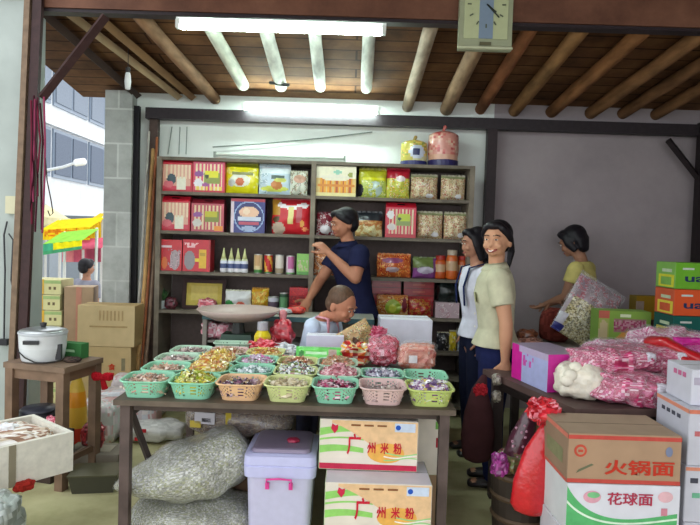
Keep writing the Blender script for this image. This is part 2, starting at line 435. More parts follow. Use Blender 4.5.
RED, CRM, YEL, ORG, GRN, PNK = '#c01c30', '#e9d9b4', '#e8d21c', '#dd7a20', '#4f9a46', '#d86a80'
def gift_box(label, px0, px1, pyt, pyb, lv, paint, side=RED, top='#a01824', handle=True, group=None, Y=5.235, dz=0, d=.12, name='gift_box', cat='box'):
    k = Y/FPX; w = (px1-px0)*k; h = (pyb-pyt)*k; c = at((px0+px1)/2, pyb, Y)
    t = thing(name, label, cat, (c.x, Y+d/2, BZs[lv]+.0015+dz), 0, group)
    hb = h*(.86 if handle else 1)
    MB().paintbox(w, hb, d, paint, side, top).build('carton', 'gloss', t)
    if handle:   # folded top with a hand slot
        mb = MB(); x = w/2; y = d/2
        mb.add([(-x, -y, hb), (x, -y, hb), (x, y, hb), (-x, y, hb), (-x*.97, -y*.35, h), (x*.97, -y*.35, h), (x*.97, y*.35, h), (-x*.97, y*.35, h)],
               [(0,1,5,4), (1,2,6,5), (2,3,7,6), (3,0,4,7), (4,5,6,7)], side)
        hf = mb.build('handle_flap', 'gloss', t)
        MB().box(0, -y*.62, h-.018, w*.25, .01, .014, '#28090f').build('hand_slot', 'matte', hf)
    return t
def snack_bag(label, px0, px1, pyt, pyb, lv, paint, group=None, Y=5.25, d=.1, name='snack_bag', seed=1, seal='#c8c8b0', dz=0, rotz=0, n=34, back='#bbbbaa', cat='snack bag', z=None):
    k = Y/FPX; w = (px1-px0)*k; h = (pyb-pyt)*k; c = at((px0+px1)/2, pyb, Y)
    zz = BZs[lv]+.003+dz if z is None else z
    o = MB().pillow(w, h*.94, d, paint, seed, n=n, back=back).build(name, 'gloss', None, (c.x, Y+d/2, zz), rotz, smooth=True)
    tag(o, label, cat, group)
    mb = MB(); vs = []; m = 16
    for j in range(2):
        for i in range(m+1): vs.append(((i/m-.5)*w*.98, .004*math.sin(i*1.9), h*.92+j*h*.08+(.004*math.sin(i*2.7) if j else 0)))
    mb.add(vs, [(i, i+1, i+m+2, i+m+1) for i in range(m)], seal); mb.build('top_seal', 'gloss', o, solid=.003)
    return o

P = painter
cow = P([('bg', '#d8a08c'), ('rect', 0, 0, 1, .2, '#cc3c50'), ('rect', .5, .05, .8, .5, '#e4e0cc'), ('str', .1, .45, 1, .95, '#e8cfae', 15), ('ell', .33, .42, .14, .2, '#3c5058'), ('ell', .24, .25, .16, .12, '#d66a74'), ('rect', 0, 0, .06, 1, RED), ('rect', .94, 0, 1, 1, RED), ('rect', 0, 0, 1, .07, RED), ('rect', 0, .93, 1, 1, RED)])
stripy = P([('bg', '#d4486a'), ('str', .04, .06, .98, .94, '#ecd8b0', 17), ('ell', .2, .6, .14, .1, '#8c4a90'), ('ell', .18, .3, .14, .14, '#e6e0e8'), ('rect', .36, .3, .84, .66, '#8a9440'), ('rect', .38, .48, .8, .72, '#e0d818'), ('ell', .44, .52, .07, .06, '#303818'), ('ell', .4, .25, .12, .06, '#a05090'), ('str', .05, .06, .98, .18, '#e8c850', 13), ('rect', 0, 0, 1, .06, RED), ('rect', 0, 0, .04, 1, RED), ('rect', .97, 0, 1, 1, RED)])
gift_box('red gift box with a dark cartoon shape, first on the top level', 161, 192, 157, 190, 1, cow, d=.13)
gift_box('red striped gift box with yellow label beside the yellow bag, top level', 192.5, 224.5, 155.5, 190.5, 1, stripy, d=.13)
gift_box('red gift box with a dark cartoon shape, first on the second level', 159.5, 189.5, 195, 229.5, 2, cow, d=.13)
gift_box('dull red striped gift box with yellow label beside the blue box, second level', 191, 223.5, 198, 230.5, 2, P([('bg', '#b84a58'), ('str', .04, .06, .98, .94, '#d8c098', 17), ('ell', .2, .6, .14, .1, '#8c4a90'), ('ell', .18, .3, .14, .14, '#c8c4bc'), ('rect', .4, .35, .84, .72, '#7a8430'), ('rect', .42, .52, .8, .74, '#b8b018'), ('rect', .72, .02, .98, .2, '#e08a28')]), d=.13, side='#7c1c2c', top='#5c1420')
yb = P([('bg', '#e6dc1c'), ('spk', 0, .2, 1, .85, ['#f2efb0', '#e8e040', '#f0e468'], .1, 9), ('ell', .45, .45, .32, .22, '#eef0e0'), ('ell', .45, .4, .13, .14, '#cc6a40'), ('rect', .2, .62, .85, .72, '#8a8c50'), ('rect', 0, .9, 1, 1, '#8a9018'), ('ell', .2, .35, .12, .12, '#c0c4c0')], 2)
snack_bag('bright yellow snack bag with a round orange picture on the top level', 224.5, 257, 160, 191, 1, yb, seed=2, seal='#8c9020')
wb = P([('bg', '#c8dce8'), ('spk', 0, 0, .3, 1, ['#a8c0cc', '#e8f4fa'], .05, 8), ('ell', .5, .2, .45, .1, '#dce46a'), ('rect', .42, .55, .82, .68, '#5a6a64'), ('ell', .58, .33, .18, .15, '#d08850'), ('ell', .7, .5, .2, .07, '#d8e078'), ('rect', .1, .75, 1, .95, '#e4f0f4')], 3)
snack_bag('pale blue and white snack bag with an orange picture on the top level', 258, 289.5, 161, 191.5, 1, wb, seed=3, seal='#9fb0b8')
snack_bag('small crumpled white and beige packet beside the middle upright, top level', 289.5, 307, 168, 192.5, 1, P([('bg', '#d8dccc'), ('spk', 0, 0, 1, 1, ['#b88c70', '#8fa070', '#f0f0ea', '#5d6a60'], .05, 6), ('ell', .55, .7, .35, .18, '#c89c84')], 4), seed=4, d=.07)
blue = P([('bg', '#2c3078'), ('rect', 0, 0, .09, 1, '#d8c4cc'), ('rect', 0, .9, 1, 1, '#a82038'), ('ell', .53, .47, .44, .45, '#8fa8d0'), ('ell', .53, .47, .41, .42, '#28306c'), ('ell', .53, .6, .29, .17, '#e8bc9c'), ('ell', .45, .63, .1, .1, '#f0d4b8'), ('rect', .2, .35, .88, .47, '#c8d0e0'), ('rect', .24, .23, .82, .32, '#b84860'), ('ell', .53, .13, .22, .07, '#98a8c8')])
gift_box('dark blue box with a round badge and pink picture on the second level', 230.5, 264.5, 197, 231, 2, blue, side='#40204c', top='#7c1c30', handle=False, d=.13)
rb = P([('bg', '#c8202c'), ('rect', 0, .55, .2, 1, '#c08c30'), ('ell', .55, .84, .4, .12, '#f0e8ea'), ('ell', .5, .97, .3, .13, '#d02c38'), ('rect', .44, .3, .56, .8, '#e8dc90'), ('rect', .64, .35, .78, .8, '#c06068'), ('ell', .18, .16, .17, .18, '#c8b4a0'), ('ell', .13, .42, .1, .08, '#50401c'), ('ell', .87, .15, .08, .05, '#e89060'), ('ell', .8, .3, .05, .1, '#e0a050')], 5)
snack_bag('shiny red gift bag with a white swoosh left of the middle upright, second level', 271, 309.5, 195.5, 232, 2, rb, seed=5, seal='#b02030', d=.12, n=28)
sticks = P([('bg', '#e0c070'), ('str', .06, .12, .96, .62, '#b85010', 11), ('str', .09, .12, .96, .62, '#e8a018', 21), ('rect', .06, .34, .96, .4, '#d88414'), ('rect', 0, .62, 1, 1, '#ece6c8'), ('ell', .5, .62, .34, .12, '#ece6c8'), ('ell', .5, .64, .36, .07, '#e8e2cc'), ('ell', .55, .8, .1, .07, '#90c8b0'), ('rect', 0, 0, 1, .1, '#e8dc98'), ('ell', .86, .72, .06, .1, '#9aa048')])
gift_box('cream box printed with a row of orange sticks on the top level', 315, 355.5, 165, 195, 1, sticks, side='#c8a860', top='#d8c888', handle=False, d=.14, name='snack_box')
snack_bag('yellow topped clear bag beside the cream box, top level', 358.5, 386, 166, 196, 1, P([('bg', '#b8b828'), ('rect', .15, .62, .95, .72, '#e0e020'), ('rect', .1, 0, 1, .6, '#b8c860'), ('ell', .6, .3, .25, .28, '#bcd0c8'), ('spk', 0, 0, 1, .6, ['#c8d070', '#8fa83c', '#e4e4b0', '#d8d830'], .08, 8), ('ell', .04, .25, .13, .22, '#20222a')], 6), seed=6, seal='#908c28')
snack_bag('yellow green snack bag with a dark red top corner, top level', 386.5, 409.5, 165.5, 197, 1, P([('bg', '#c8c850'), ('spk', 0, 0, 1, .75, ['#e8d040', '#8fb048', '#e8e4c0', '#dc9c34'], .0, 7), ('rect', 0, .68, 1, 1, '#b01c30'), ('ell', .6, .66, .2, .1, '#e8d8d8')], 7), seed=7, seal='#a81c30')
cookie = ['#cdbb8e', '#d8c8a4', '#b87058', '#c48c74', '#e4dccc', '#98946c', '#a8705c']
def cookies(seed): return P([('bg', '#c4ac84'), ('spk', 0, 0, 1, 1, cookie, -.05, 8), ('str', .05, .05, .95, .95, '#d8c8a4', 7), ('spk', 0, 0, 1, 1, cookie, .12, 12), ('ell', .7, .15, .14, .1, '#e8e8ec'), ('rect', 0, .92, 1, 1, '#8f9468')], seed)
for i, (a, b, c, d, lv, lab) in enumerate(((411, 438, 172, 197.5, 1, 'clear bag of cookies right of the yellow green bag, top level'), (441.5, 466, 173, 198.5, 1, 'clear bag of cookies at the right end of the top level'),
        (417, 443, 210, 237.5, 2, 'clear bag of cookies right of the red striped box, second level'), (444.5, 468, 210.5, 238, 2, 'clear bag of cookies at the right end of the second level'))):
    snack_bag(lab, a, b, c, d, lv, cookies(11+i), group='clear bags of cookies on the shelves', seed=20+i, seal='#a8a488', d=.14, name='cookie_bag', cat='bag of cookies')
snack_bag('small red and white packet beside the man on the second level', 316, 334, 210, 233.5, 2, P([('bg', '#7c2030'), ('spk', 0, 0, 1, 1, ['#d8d4d4', '#a83848', '#5c1c28'], .05, 5), ('ell', .5, .25, .3, .2, '#e0dce0')], 8), seed=8, seal='#60202c')
snack_bag('dark topped bag of pale biscuits behind the man, second level', 355, 382, 211, 236.5, 2, P([('bg', '#c8a060'), ('rect', 0, .66, 1, 1, '#262a30'), ('spk', 0, 0, 1, .5, ['#e0d8a8', '#d4cc90', '#ecdcb0'], -.2, 7), ('spk', 0, .45, 1, .68, ['#b06c34', '#c88448'], -.2, 9)], 9), seed=9, seal='#1c2026')
gift_box('red striped gift box with a green yellow label on the right half, second level', 385, 415.5, 202, 237, 2, P([('bg', '#cc3048'), ('str', .05, .1, .97, .93, '#e0c8a4', 17), ('ell', .16, .75, .12, .14, '#e8e4e4'), ('ell', .2, .35, .14, .12, '#d8ccc8'), ('rect', .36, .4, .82, .72, '#8a9c50'), ('rect', .4, .55, .78, .8, '#b8c828'), ('ell', .46, .62, .06, .06, '#28301c'), ('rect', 0, 0, 1, .12, '#b81c2c'), ('rect', 0, 0, .04, 1, RED), ('rect', .96, 0, 1, 1, RED)]), d=.13)
# third level
gift_box('red gift box with a grey flower print, leftmost on the third level', 157, 181.5, 237.5, 268.5, 3, P([('bg', '#c4222c'), ('ell', .72, .35, .2, .32, '#a8989c'), ('ell', .3, .25, .12, .2, '#e07030'), ('rect', .15, .74, .6, .82, '#e8c8d0'), ('spk', .45, .1, .95, .7, ['#8c7c80', '#c8a8b0'], .1, 9)]), side='#a01820', top='#8c1c24', handle=False, d=.16)
gift_box('red gift box with a yellow side label, second on the third level', 182.5, 210, 237, 268.8, 3, P([('bg', '#c41c2c'), ('ell', .25, .35, .2, .3, '#8c8488'), ('spk', .05, .75, .6, .9, ['#e8a0a8', '#f0c8c8'], -.1, 9), ('rect', .6, .1, .84, .7, '#e0b020'), ('rect', .45, .3, .6, .4, '#e8c830'), ('rect', .62, .5, .82, .6, '#b89018'), ('rect', .93, 0, 1, 1, '#a81820')]), side='#c01828', top='#8c1c24', handle=False, d=.16)
def put(px, Y, z): c = at(px, 250, Y); return (c.x + (-.0), Y, z)
def xat(px, py, Y): return at(px, py, Y).x
t = thing('sauce_bottle', 'white bottle with a pale yellow cone cap, leftmost of four on the third level', 'bottle', (xat(223, 270, 5.26), 5.28, BZs[3]+.001), 0, 'cone capped bottles on the third level')
MB().lathe([(.029, 0), (.031, .01), (.031, .035), (.031, .075), (.028, .1), (.022, .115)], ['#e6e4e8', '#e6e4e8', '#505c86', '#dfe2ee', '#d8dcb8', '#d8dcb8'], 16).build('bottle_body', 'plastic', t, smooth=True)
MB().lathe([(.022, .115), (.014, .15), (.008, .18), (.004, .205), (.0, .208)], '#d5d89a', 14).build('cone_cap', 'plastic', t, smooth=True)
for px_, w_ in ((230.5, 'second'), (237.3, 'third'), (244, 'rightmost')):
    dup(t, (xat(px_, 270, 5.26), 5.28, BZs[3]+.001), 0, 'white bottle with a pale yellow cone cap, %s of four on the third level' % w_)
def can(px, cols, label, h=.16, r=.036, lv=3, Y=5.28, py=270, z=None, g='cans in a row on the third level', name='food_can'):
    t = thing(name, label, 'can', (xat(px, py, Y), Y, (BZs[lv] if z is None else z)+.001), 0, g)
    n = 18; vs = []; fs = []; cs = []
    m = 10
    for j in range(m+1):
        for i in range(n): a = 2*PI*i/n; vs.append((r*math.cos(a), r*math.sin(a), h*j/m))
    for j in range(m):
        for i in range(n):
            fs.append((j*n+i, j*n+(i+1)%n, (j+1)*n+(i+1)%n, (j+1)*n+i)); cs.append(cols(i/n, (j+.5)/m))
    mb = MB(); mb.add(vs, fs, cs); mb.build('can_body', 'plastic', t, smooth=True)
    MB().lathe([(r*1.03, -.0005), (r*1.03, .006), (0, .006)], '#9a9a98', n).build('bottom_rim', 'metal', t)
    MB().lathe([(r*1.03, h-.005), (r*1.03, h+.002), (r*.93, h+.002), (r*.93, h-.004), (0, h-.004)], '#c0c0bc', n).build('lid', 'metal', t)
    return t
can(258, lambda u, v: '#3f8038' if v < .2 else ('#c8a070' if .6 < u < .8 and v > .4 else '#d8c494'), 'tan can with a green foot, leftmost can on the third level')
can(268.3, lambda u, v: '#3f8038' if v < .12 else ('#b82020' if (u*3+v) % 1 > .4 else '#d8a440'), 'red and orange can on the third level')
can(279.3, lambda u, v: '#d8d0c4' if v > .25 else '#9a8a70', 'cream white can in the middle of the can row')
can(290.3, lambda u, v: '#4f9440' if v < .15 else ('#c06a9c' if .62 < u < .9 and v > .3 else '#dcc8d4'), 'white and pink can on the third level', h=.155)
gift_box('small light green box at the end of the can row', 296.5, 308.5, 250, 271, 3, P([('bg', '#7fb850'), ('spk', .1, .2, .9, .7, ['#b8b890', '#a8a06c'], 0, 6), ('rect', 0, 0, 1, .15, '#4f9038')]), side='#5c9440', top='#88c060', handle=False, d=.08, name='small_box')
snack_bag('orange brown snack bag partly hidden by the man arm, third level', 313, 336, 247, 274, 3, P([('bg', '#b86c3c'), ('spk', 0, 0, 1, 1, ['#e0d4c8', '#d88a50', '#8c3428', '#e8b080'], 0, 8), ('str', .1, .05, .9, .2, '#e8dcc0', 8)], 14), seed=14, seal='#8c4c30')
snack_bag('orange red snack bag with a purple streak, third level right of the man', 377, 411, 251.5, 275.5, 3, P([('bg', '#c8602c'), ('spk', 0, 0, 1, 1, ['#e88c3c', '#a82c24', '#e8a860', '#d84c30'], 0, 9), ('ell', .45, .75, .3, .12, '#8c3c68'), ('ell', .45, .35, .2, .12, '#c0a8b0')], 15), seed=15, seal='#c87840')
snack_bag('purple and green snack bag, third level left of the jars', 413, 437.5, 255, 276.5, 3, P([('bg', '#6c7c44'), ('rect', 0, 0, .95, .5, '#8c4c90'), ('ell', .5, .4, .35, .18, '#c0b8cc'), ('rect', .82, 0, 1, 1, '#743878')], 16), seed=16, seal='#5c6c3c')
def jar(px, Y, z, label, body='#b8501c', lid='#a02820', h=.2, r=.05, py=276, g='red capped jars on the third level', name='food_jar', cat='jar'):
    t = thing(name, label, cat, (xat(px, py, Y), Y, z+.001), 0, g)
    MB().lathe([(r*.9, 0), (r, .012), (r, h*.3), (r, h*.62), (r, h*.72), (r*.75, h*.84)], [body, body, '#b89470', body, body, body], 16).build('jar_body', 'gloss', t, smooth=True)
    MB().lathe([(r*.84, h*.82), (r*.84, h*.98), (r*.7, h), (0, h)], lid, 16).build('screw_lid', 'plastic', t)
    return t
j = jar(440, 5.3, BZs[3], 'orange jar with a red lid, leftmost of the three jars')
jar(451.5, 5.27, BZs[3], 'orange jar with a pale lid, middle of the three jars', body='#c45c20', lid='#b0a08c', h=.25)
jar(462, 5.31, BZs[3], 'orange jar with a red lid, nearest the white shirted woman')
# fourth level, right: red boxes
for k, pxs in enumerate(((371, 400), (403, 433))):
    for q in range(5):
        side = 'left' if k == 0 else 'right'
        pos = ['bottom', 'second from the bottom', 'middle', 'second from the top', 'top'][q]
        gift_box('flat red box, %s of the %s red stack on the fourth level' % (pos, side), pxs[0], pxs[1], 307.5, 314.5, 4, P([('bg', '#a01420'), ('rect', .3, .35, .7, .55, '#b84838'), ('rect', 0, .9, 1, 1, '#701018')]), side='#8c1420', top='#a81822', handle=False, d=.2, dz=q*.0605, name='flat_box', group='flat red boxes in two stacks on the fourth level', Y=5.32)
snack_bag('orange bag with green and yellow picture in front of the left red stack', 376.5, 408, 294.5, 316, 4, P([('bg', '#c47a34'), ('spk', 0, 0, 1, 1, ['#d89c58', '#a83c28', '#d8c090'], .05, 9), ('ell', .52, .45, .25, .4, '#98b028'), ('ell', .5, .4, .12, .2, '#c8d048'), ('ell', .88, .55, .08, .35, '#742030'), ('rect', 0, 0, 1, .12, '#c89040')], 17), seed=17, seal='#b86c30', d=.07, Y=5.21)
snack_bag('dark orange bag in front of the right red stack', 409, 431, 297, 316, 4, P([('bg', '#a02824'), ('spk', 0, 0, 1, 1, ['#c07830', '#8c2020', '#a87c38'], .05, 9)], 18), seed=18, seal='#8c2020', d=.07, Y=5.21)
# fourth level, left
def frame_thing(name, label, cat, px0, px1, py0, py1, Y, z):
    k = Y/FPX; w = (px1-px0)*k; h = (py1-py0)*k; c = at((px0+px1)/2, py1, Y)
    t = thing(name, label, cat, (c.x, Y, z)); t.rotation_euler = (R(-8), 0, 0)
    b = .03
    for s in (-1, 1):
        MB().box(s*(w/2-b/2), 0, h/2, b, .025, h, '#3a2220').build('frame_side', 'wood', t)
        MB().box(0, 0, h/2+s*(h/2-b/2), w-2*b, .025, b, '#3a2220').build('frame_rail', 'wood', t)
    MB().box(0, .006, h/2, w-2*b, .008, h-2*b, '#c8b45c').build('picture', 'matte', t)
    MB().box(0, .001, h/2+.01, w*.62, .003, h*.5, '#d2c070').build('certificate', 'matte', t)
frame_thing('picture_frame', 'dark framed yellow certificate leaning on the fourth level', 'picture frame', 182, 225, 277.5, 307, 5.33, BZs[4]+.002)
t = thing('potted_plant', 'small dark green plant in a glass at the left end of the fourth level', 'plant', (xat(163, 312, 5.3), 5.3, BZs[4]))
MB().lathe([(.03, .001), (.035, .07), (.03, .07), (.028, .005)], '#a8b0b0', 12).build('glass', 'plastic', t)
mb = MB(); rnd = random.Random(3)
for k in range(26):
    a = rnd.uniform(0, 6.28); l = rnd.uniform(.05, .12); tl = rnd.uniform(.1, .6)
    T = Matrix.Translation((0, 0, .06)) @ Matrix.Rotation(a, 4, 'Z') @ Matrix.Rotation(tl, 4, 'X')
    mb.add([(-.004, 0, 0), (.004, 0, 0), (.014, 0, l*.6), (0, .01, l), (-.014, 0, l*.6)], [(0, 1, 2, 3, 4)], rnd.choice(['#2c4a2c', '#3c5c34', '#24382a']), T)
mb.build('leaves', 'matte', t)
MB().blob(.1, .09, .1, ['#50202c', '#6a2a38', '#402028'], 5).build('berry_bag', 'gloss', None, (xat(172, 312, 5.3), 5.27, BZs[4]+.001))
tag(bpy.data.objects['berry_bag'], 'small maroon bag beside the plant on the fourth level', 'bag')
o = MB().blob(.15, .1, .1, ['#d86878', '#e89aa4', '#b84c5c', '#f0c8cc'], 6, amp=.2).build('sweet_bag', 'gloss', None, (xat(207, 308, 5.24), 5.25, BZs[4]+.001), smooth=True); tag(o, 'pink bag lying below the certificate on the fourth level', 'bag')
snack_bag('white bag with green and red blobs behind the scale pan', 224, 250, 290, 311, 4, P([('bg', '#dcdcdc'), ('ell', .18, .3, .18, .25, '#3c9450'), ('ell', .62, .25, .18, .25, '#d87058'), ('ell', .66, .3, .08, .12, '#b83828')], 19), seed=19, Y=5.25)
snack_bag('yellow and orange bag right of the white bag on the fourth level', 250.5, 268, 288, 312, 4, P([('bg', '#c8901c'), ('spk', 0, 0, 1, 1, ['#e0b838', '#a86818', '#c8d060'], .0, 6)], 20), seed=40, Y=5.25, seal='#b08020')
can(273, lambda u, v: '#c8c8d4' if v > .7 or v < .25 else '#584858', 'grey and white jar with a dark band on the fourth level', h=.13, r=.045, lv=4, py=312, g='tins on the fourth level')
can(283.5, lambda u, v: '#5c8c60' if v < .85 else '#284c34', 'green tin on the fourth level', h=.165, r=.038, lv=4, py=312, g='tins on the fourth level')
for q in range(3):
    gift_box('flat dark red pack, %s of three beside the green tin' % ['bottom', 'middle', 'top'][q], 289, 309, 304.5, 313, 4, P([('bg', '#b41c28' if q != 1 else '#7c141c'), ('spk', 0, 0, 1, 1, ['#d03830', '#901822'], .1, 8)]), side='#8c1420', top='#b82028', handle=False, d=.16, dz=q*.073, name='flat_pack', group='flat red packs beside the green tin')
gift_box('small white and pink box on the fourth level beside the white shirted woman', 435, 459, 302, 317.5, 4, P([('bg', '#c0a8b0'), ('spk', 0, 0, 1, 1, ['#b89098', '#d8ccd0'], .1, 5)]), side='#a08890', top='#c8b8bc', handle=False, d=.18, name='small_box')
o = MB().blob(.2, .16, .17, ['#16201e', '#1c2826', '#101614'], 8, amp=.18).build('black_bag', 'gloss', None, (xat(448, 302, 5.3), 5.33, BZs[4]+.134), smooth=True); tag(o, 'black plastic bag lying on the small white and pink box', 'bag')
# low levels right
for (a, b, c, d, col, lab) in ((436, 448, 352, 371, '#26262c', 'black packet on the low shelf right of the white cartons'), (448.5, 456, 350, 371, '#c8b020', 'yellow packet on the low shelf right of the white cartons'), (457, 468, 348, 371, '#7f94b0', 'blue grey packet on the low shelf right of the white cartons')):
    k = 5.25/FPX; hh = .17
    snack_bag(lab, a, b, c, d, 5, P([('bg', col), ('spk', 0, 0, 1, 1, [col, '#c8c8c8'], .25, 6)], 21), seed=a, dz=.0, d=.06)
# on top of the shelf
def bucket(px0, px1, pyt, pyb, paint, label, foot, group, seed, top):
    Y = 5.36; k = Y/FPX; r = (px1-px0)*k/2; h = (pyb-pyt)*k
    t = thing('puffed_snack_bag', label, 'snack bag', (xat((px0+px1)/2, pyb, Y), Y, BZs[0]+.002), 0, group)
    n, m = 36, 16; vs = []; fs = []; cs = []
    for j in range(m+1):
        v = j/m; rr = r*(.93 + .07*math.sin(PI*v)) if v < .84 else r*(1-.7*((v-.84)/.16)**2)
        for i in range(n):
            a = 2*PI*i/n; q = rr*(1+.03*noise.noise(Vector((math.cos(a)*3, math.sin(a)*3, v*6+seed)))); vs.append((q*math.cos(a), q*math.sin(a), v*h*.93))
    for j in range(m):
        for i in range(n):
            fs.append((j*n+i, j*n+(i+1)%n, (j+1)*n+(i+1)%n, (j+1)*n+i)); u = (i/n-.5)*2 % 1
            cs.append(paint(u, (j+.5)/m))
    fs.append(tuple(m*n+i for i in range(n))); cs.append(top)
    mb = MB(); mb.add(vs, fs, cs); mb.build('bag_body', 'gloss', t, smooth=True)
    MB().lathe([(r*.96, 0), (r*1.0, .004), (r*1.0, h*.15), (r*.95, h*.17), (r*.95, .01)], foot, 24).build('base_ring', 'plastic', t)
    MB().loft([(0, 0, h*.9), (0, 0, h*.96), (.01, 0, h*1.04)], [.02, .012, .016], top, n=10).build('tied_top', 'gloss', t)
bucket(400.5, 427, 131, 158.5, P([('bg', '#bcb048'), ('spk', 0, 0, 1, 1, ['#c8a050', '#8f9c48', '#d8c468'], 0, 7), ('rect', .4, 0, 1, .35, '#c8c498'), ('ell', .53, .5, .2, .26, '#c0c8d8'), ('ell', .5, .5, .1, .14, '#28305c')], 22), 'yellow puffed snack bag with blue base on top of the shelf unit', '#2c3068', 'puffed bags on top of the shelf unit', 1, '#a08840')
bucket(427.5, 458, 122, 160, P([('bg', '#cc8c80'), ('spk', 0, 0, 1, 1, ['#c86c64', '#d8a494', '#b84c4c', '#d8b8a0'], 0, 7), ('rect', 0, .1, 1, .3, '#d0a088')], 23), 'larger pink puffed snack bag on top of the shelf unit', '#2c2858', 'puffed bags on top of the shelf unit', 2, '#b85850')
t = thing('spare_lamp_fixture', 'long unlit lamp fixture lying on top of the shelf unit', 'lamp fixture', (xat(280, 155, 5.4), 5.4, BZs[0]+.002))
w = 130*5.4/FPX
MB().box(0, 0, .02, w, .05, .04, '#a8b0a8').build('fixture', 'plastic', t)
MB().loft([(-w/2+.02, -.01, .055), (w/2-.02, -.01, .055)], [.014]*2, '#c8d0c8', side=(0, 0, 1), n=8).build('tube', 'plastic', t)
for s in (-1, 1): MB().box(s*(w/2-.005), -.01, .05, .02, .04, .05, '#8c948c').build('end_cap', 'plastic', t)
a, b = at(213, 147, 5.57), at(372, 132, 5.57)
tag(MB().loft([a, a.lerp(b, .3)+Vector((0, 0, -.012)), a.lerp(b, .7)+Vector((0, 0, -.012)), b], [.005]*4, '#5a645e', n=6).build('wire', 'plastic'), 'thin grey wire sagging along the wall above the shelf unit', 'wire')
for i, px_ in enumerate((172, 180, 187)):
    a, b = at(px_, 127, 5.58), at(px_+(-4 if i == 0 else -1), 154, 5.58)
    tag(MB().loft([a, b], [.004]*2, '#7c8680', n=6).build('wall_cable', 'plastic'), 'thin cable down the wall above the first gift box, %s of three' % ['left', 'middle', 'right'][i], 'cable', 'cables above the first gift box')

# ------------------------------------------------------------------ counter with the scale in front of the shelves
x0, x1 = xat(204, 320, 4.5), xat(374, 320, 4.5)
cz = at(300, 317, 4.45).z
t = thing('shop_counter', 'low grey display counter with a dark teal edged top behind the candy table', 'counter', ((x0+x1)/2, 4.62, 0))
w = x1-x0
MB().box(0, 0, cz-.012, w, .34, .02, '#a8aca0').build('counter_top', 'plastic', t)
MB().box(0, -.172, cz-.02, w, .012, .035, '#36585c').build('edge_strip', 'plastic', t)
MB().box(0, .15, (cz-.03)/2, w-.04, .02, cz-.03, '#a3988c').build('rear_panel', 'matte', t)
for s in (-1, 1): MB().box(s*(w/2-.015), 0, (cz-.03)/2, .03, .32, cz-.03, '#8f8a82').build('side_panel', 'matte', t)
MB().box(0, 0, cz-.2, w-.07, .3, .015, '#8c8c84').build('inner_shelf', 'matte', t)
zi = cz-.19
for k, (px_, c_) in enumerate(((212, 'left'), (226, 'right'))):
    o = MB().blob(.13, .14, .12, ['#d890a0', '#e0b4bc', '#c06878', '#ecd8dc'], 30+k, amp=.2).build('candy_bag', 'foil', None, (xat(px_, 325, 4.6), 4.56, zi), smooth=True)
    tag(o, 'pink candy bag inside the counter under the scale pan, %s of two' % c_, 'candy bag', 'pink bags in the counter')
o = MB().blob(.2, .12, .04, ['#c8ccd0', '#e4e8ea', '#a8b0b4'], 33, amp=.3).build('plastic_bag', 'foil', None, (xat(278, 312, 4.6), 4.62, cz), smooth=True); tag(o, 'crumpled silvery plastic bag lying on the counter top', 'plastic bag')
o = MB().blob(.14, .12, .055, ['#c82018', '#d83c24', '#a01818'], 34).build('red_packet', 'foil', None, (xat(297, 306, 4.65), 4.66, cz), smooth=True); tag(o, 'bright red packet on the counter beside the man hand', 'packet')

# the long candy table
TZ = .72
ta, tb = at(113, 405, 2.8), at(455, 414, 2.8)
tx0, tx1 = xat(113, 405, 2.8), xat(456, 414, 2.8); TY0, TY1 = 2.8, 4.08
tw = tx1-tx0; tcx = (tx0+tx1)/2
t = thing('candy_table', 'long low dark wooden table covered with baskets of candy', 'table', (tcx, (TY0+TY1)/2, 0))
mb = MB()
MB().box(0, 0, TZ-.0125, tw, TY1-TY0, .025, '#5f5348').build('tabletop', 'wood', t)
for s in (-1, 1):
    MB().box(0, s*((TY1-TY0)/2-.06), TZ-.042, tw-.16, .03, .03, '#4a3d38').build('apron', 'wood', t)
    MB().box(s*(tw/2-.05), 0, TZ-.06, .03, TY1-TY0-.2, .07, '#4a3d38').build('side_rail', 'wood', t)
    for q in (-1, 1):
        MB().box(s*(tw/2-.045), q*((TY1-TY0)/2-.05), (TZ-.026)/2, .045, .045, TZ-.026, '#5a4c48').build('leg', 'wood', t)
MB().loft([(-tw/2+.05, -(TY1-TY0)/2+.08, TZ-.06), (-tw/2+.07, -(TY1-TY0)/2+.34, .30)], [(.02, .012)]*2, '#3a302e', side=(1, 0, 0), n=4, cap=False).build('brace', 'wood', t)

def basket_mesh(w, d, h, c):
    mb = MB(); n = 120; m = 10
    def ring(k, t_, z):
        a = 2*PI*k/n; e = .42
        s_ = lambda x: math.copysign(abs(x)**e, x)
        return (s_(math.cos(a))*w/2*t_, s_(math.sin(a))*d/2*t_, z)
    prof = [(.78 + .2*j/m, h*j/m) for j in range(m+1)]
    vs = [ring(k, t_, z) for t_, z in prof for k in range(n)]
    fs = []
    for j in range(m):
        for k in range(n):
            hole = (j in (2, 4, 6, 8) and k % 4 == 0) or (j in (3, 5, 7) and k % 4 == 2)
            if not hole: fs.append((j*n+k, j*n+(k+1)%n, (j+1)*n+(k+1)%n, (j+1)*n+k))
    mb.add(vs, fs, c)
    mb.add([ring(k, .78, .001) for k in range(n)], [tuple(range(n-1, -1, -1))], c)
    wall = mb
    rb = MB()
    vs = [ring(k, t_, z) for t_, z in ((.975, h-.004), (1.0, h-.006), (1.06, h-.002), (1.065, h+.003), (1.0, h+.004), (.965, h)) for k in range(n)]
    rb.add(vs, [(j*n+k, j*n+(k+1)%n, ((j+1)%6)*n+(k+1)%n, ((j+1)%6)*n+k) for j in range(6) for k in range(n)], c)
    return wall, rb
BC = {'green': '#8fd0b0', 'orange': '#e8bd90', 'lime': '#ced694', 'pink': '#dcbcb8', 'yellow green': '#c0d078', 'pale green': '#b4d4bc'}
BW, BD, BH = .212, .228, .078
protos = {}
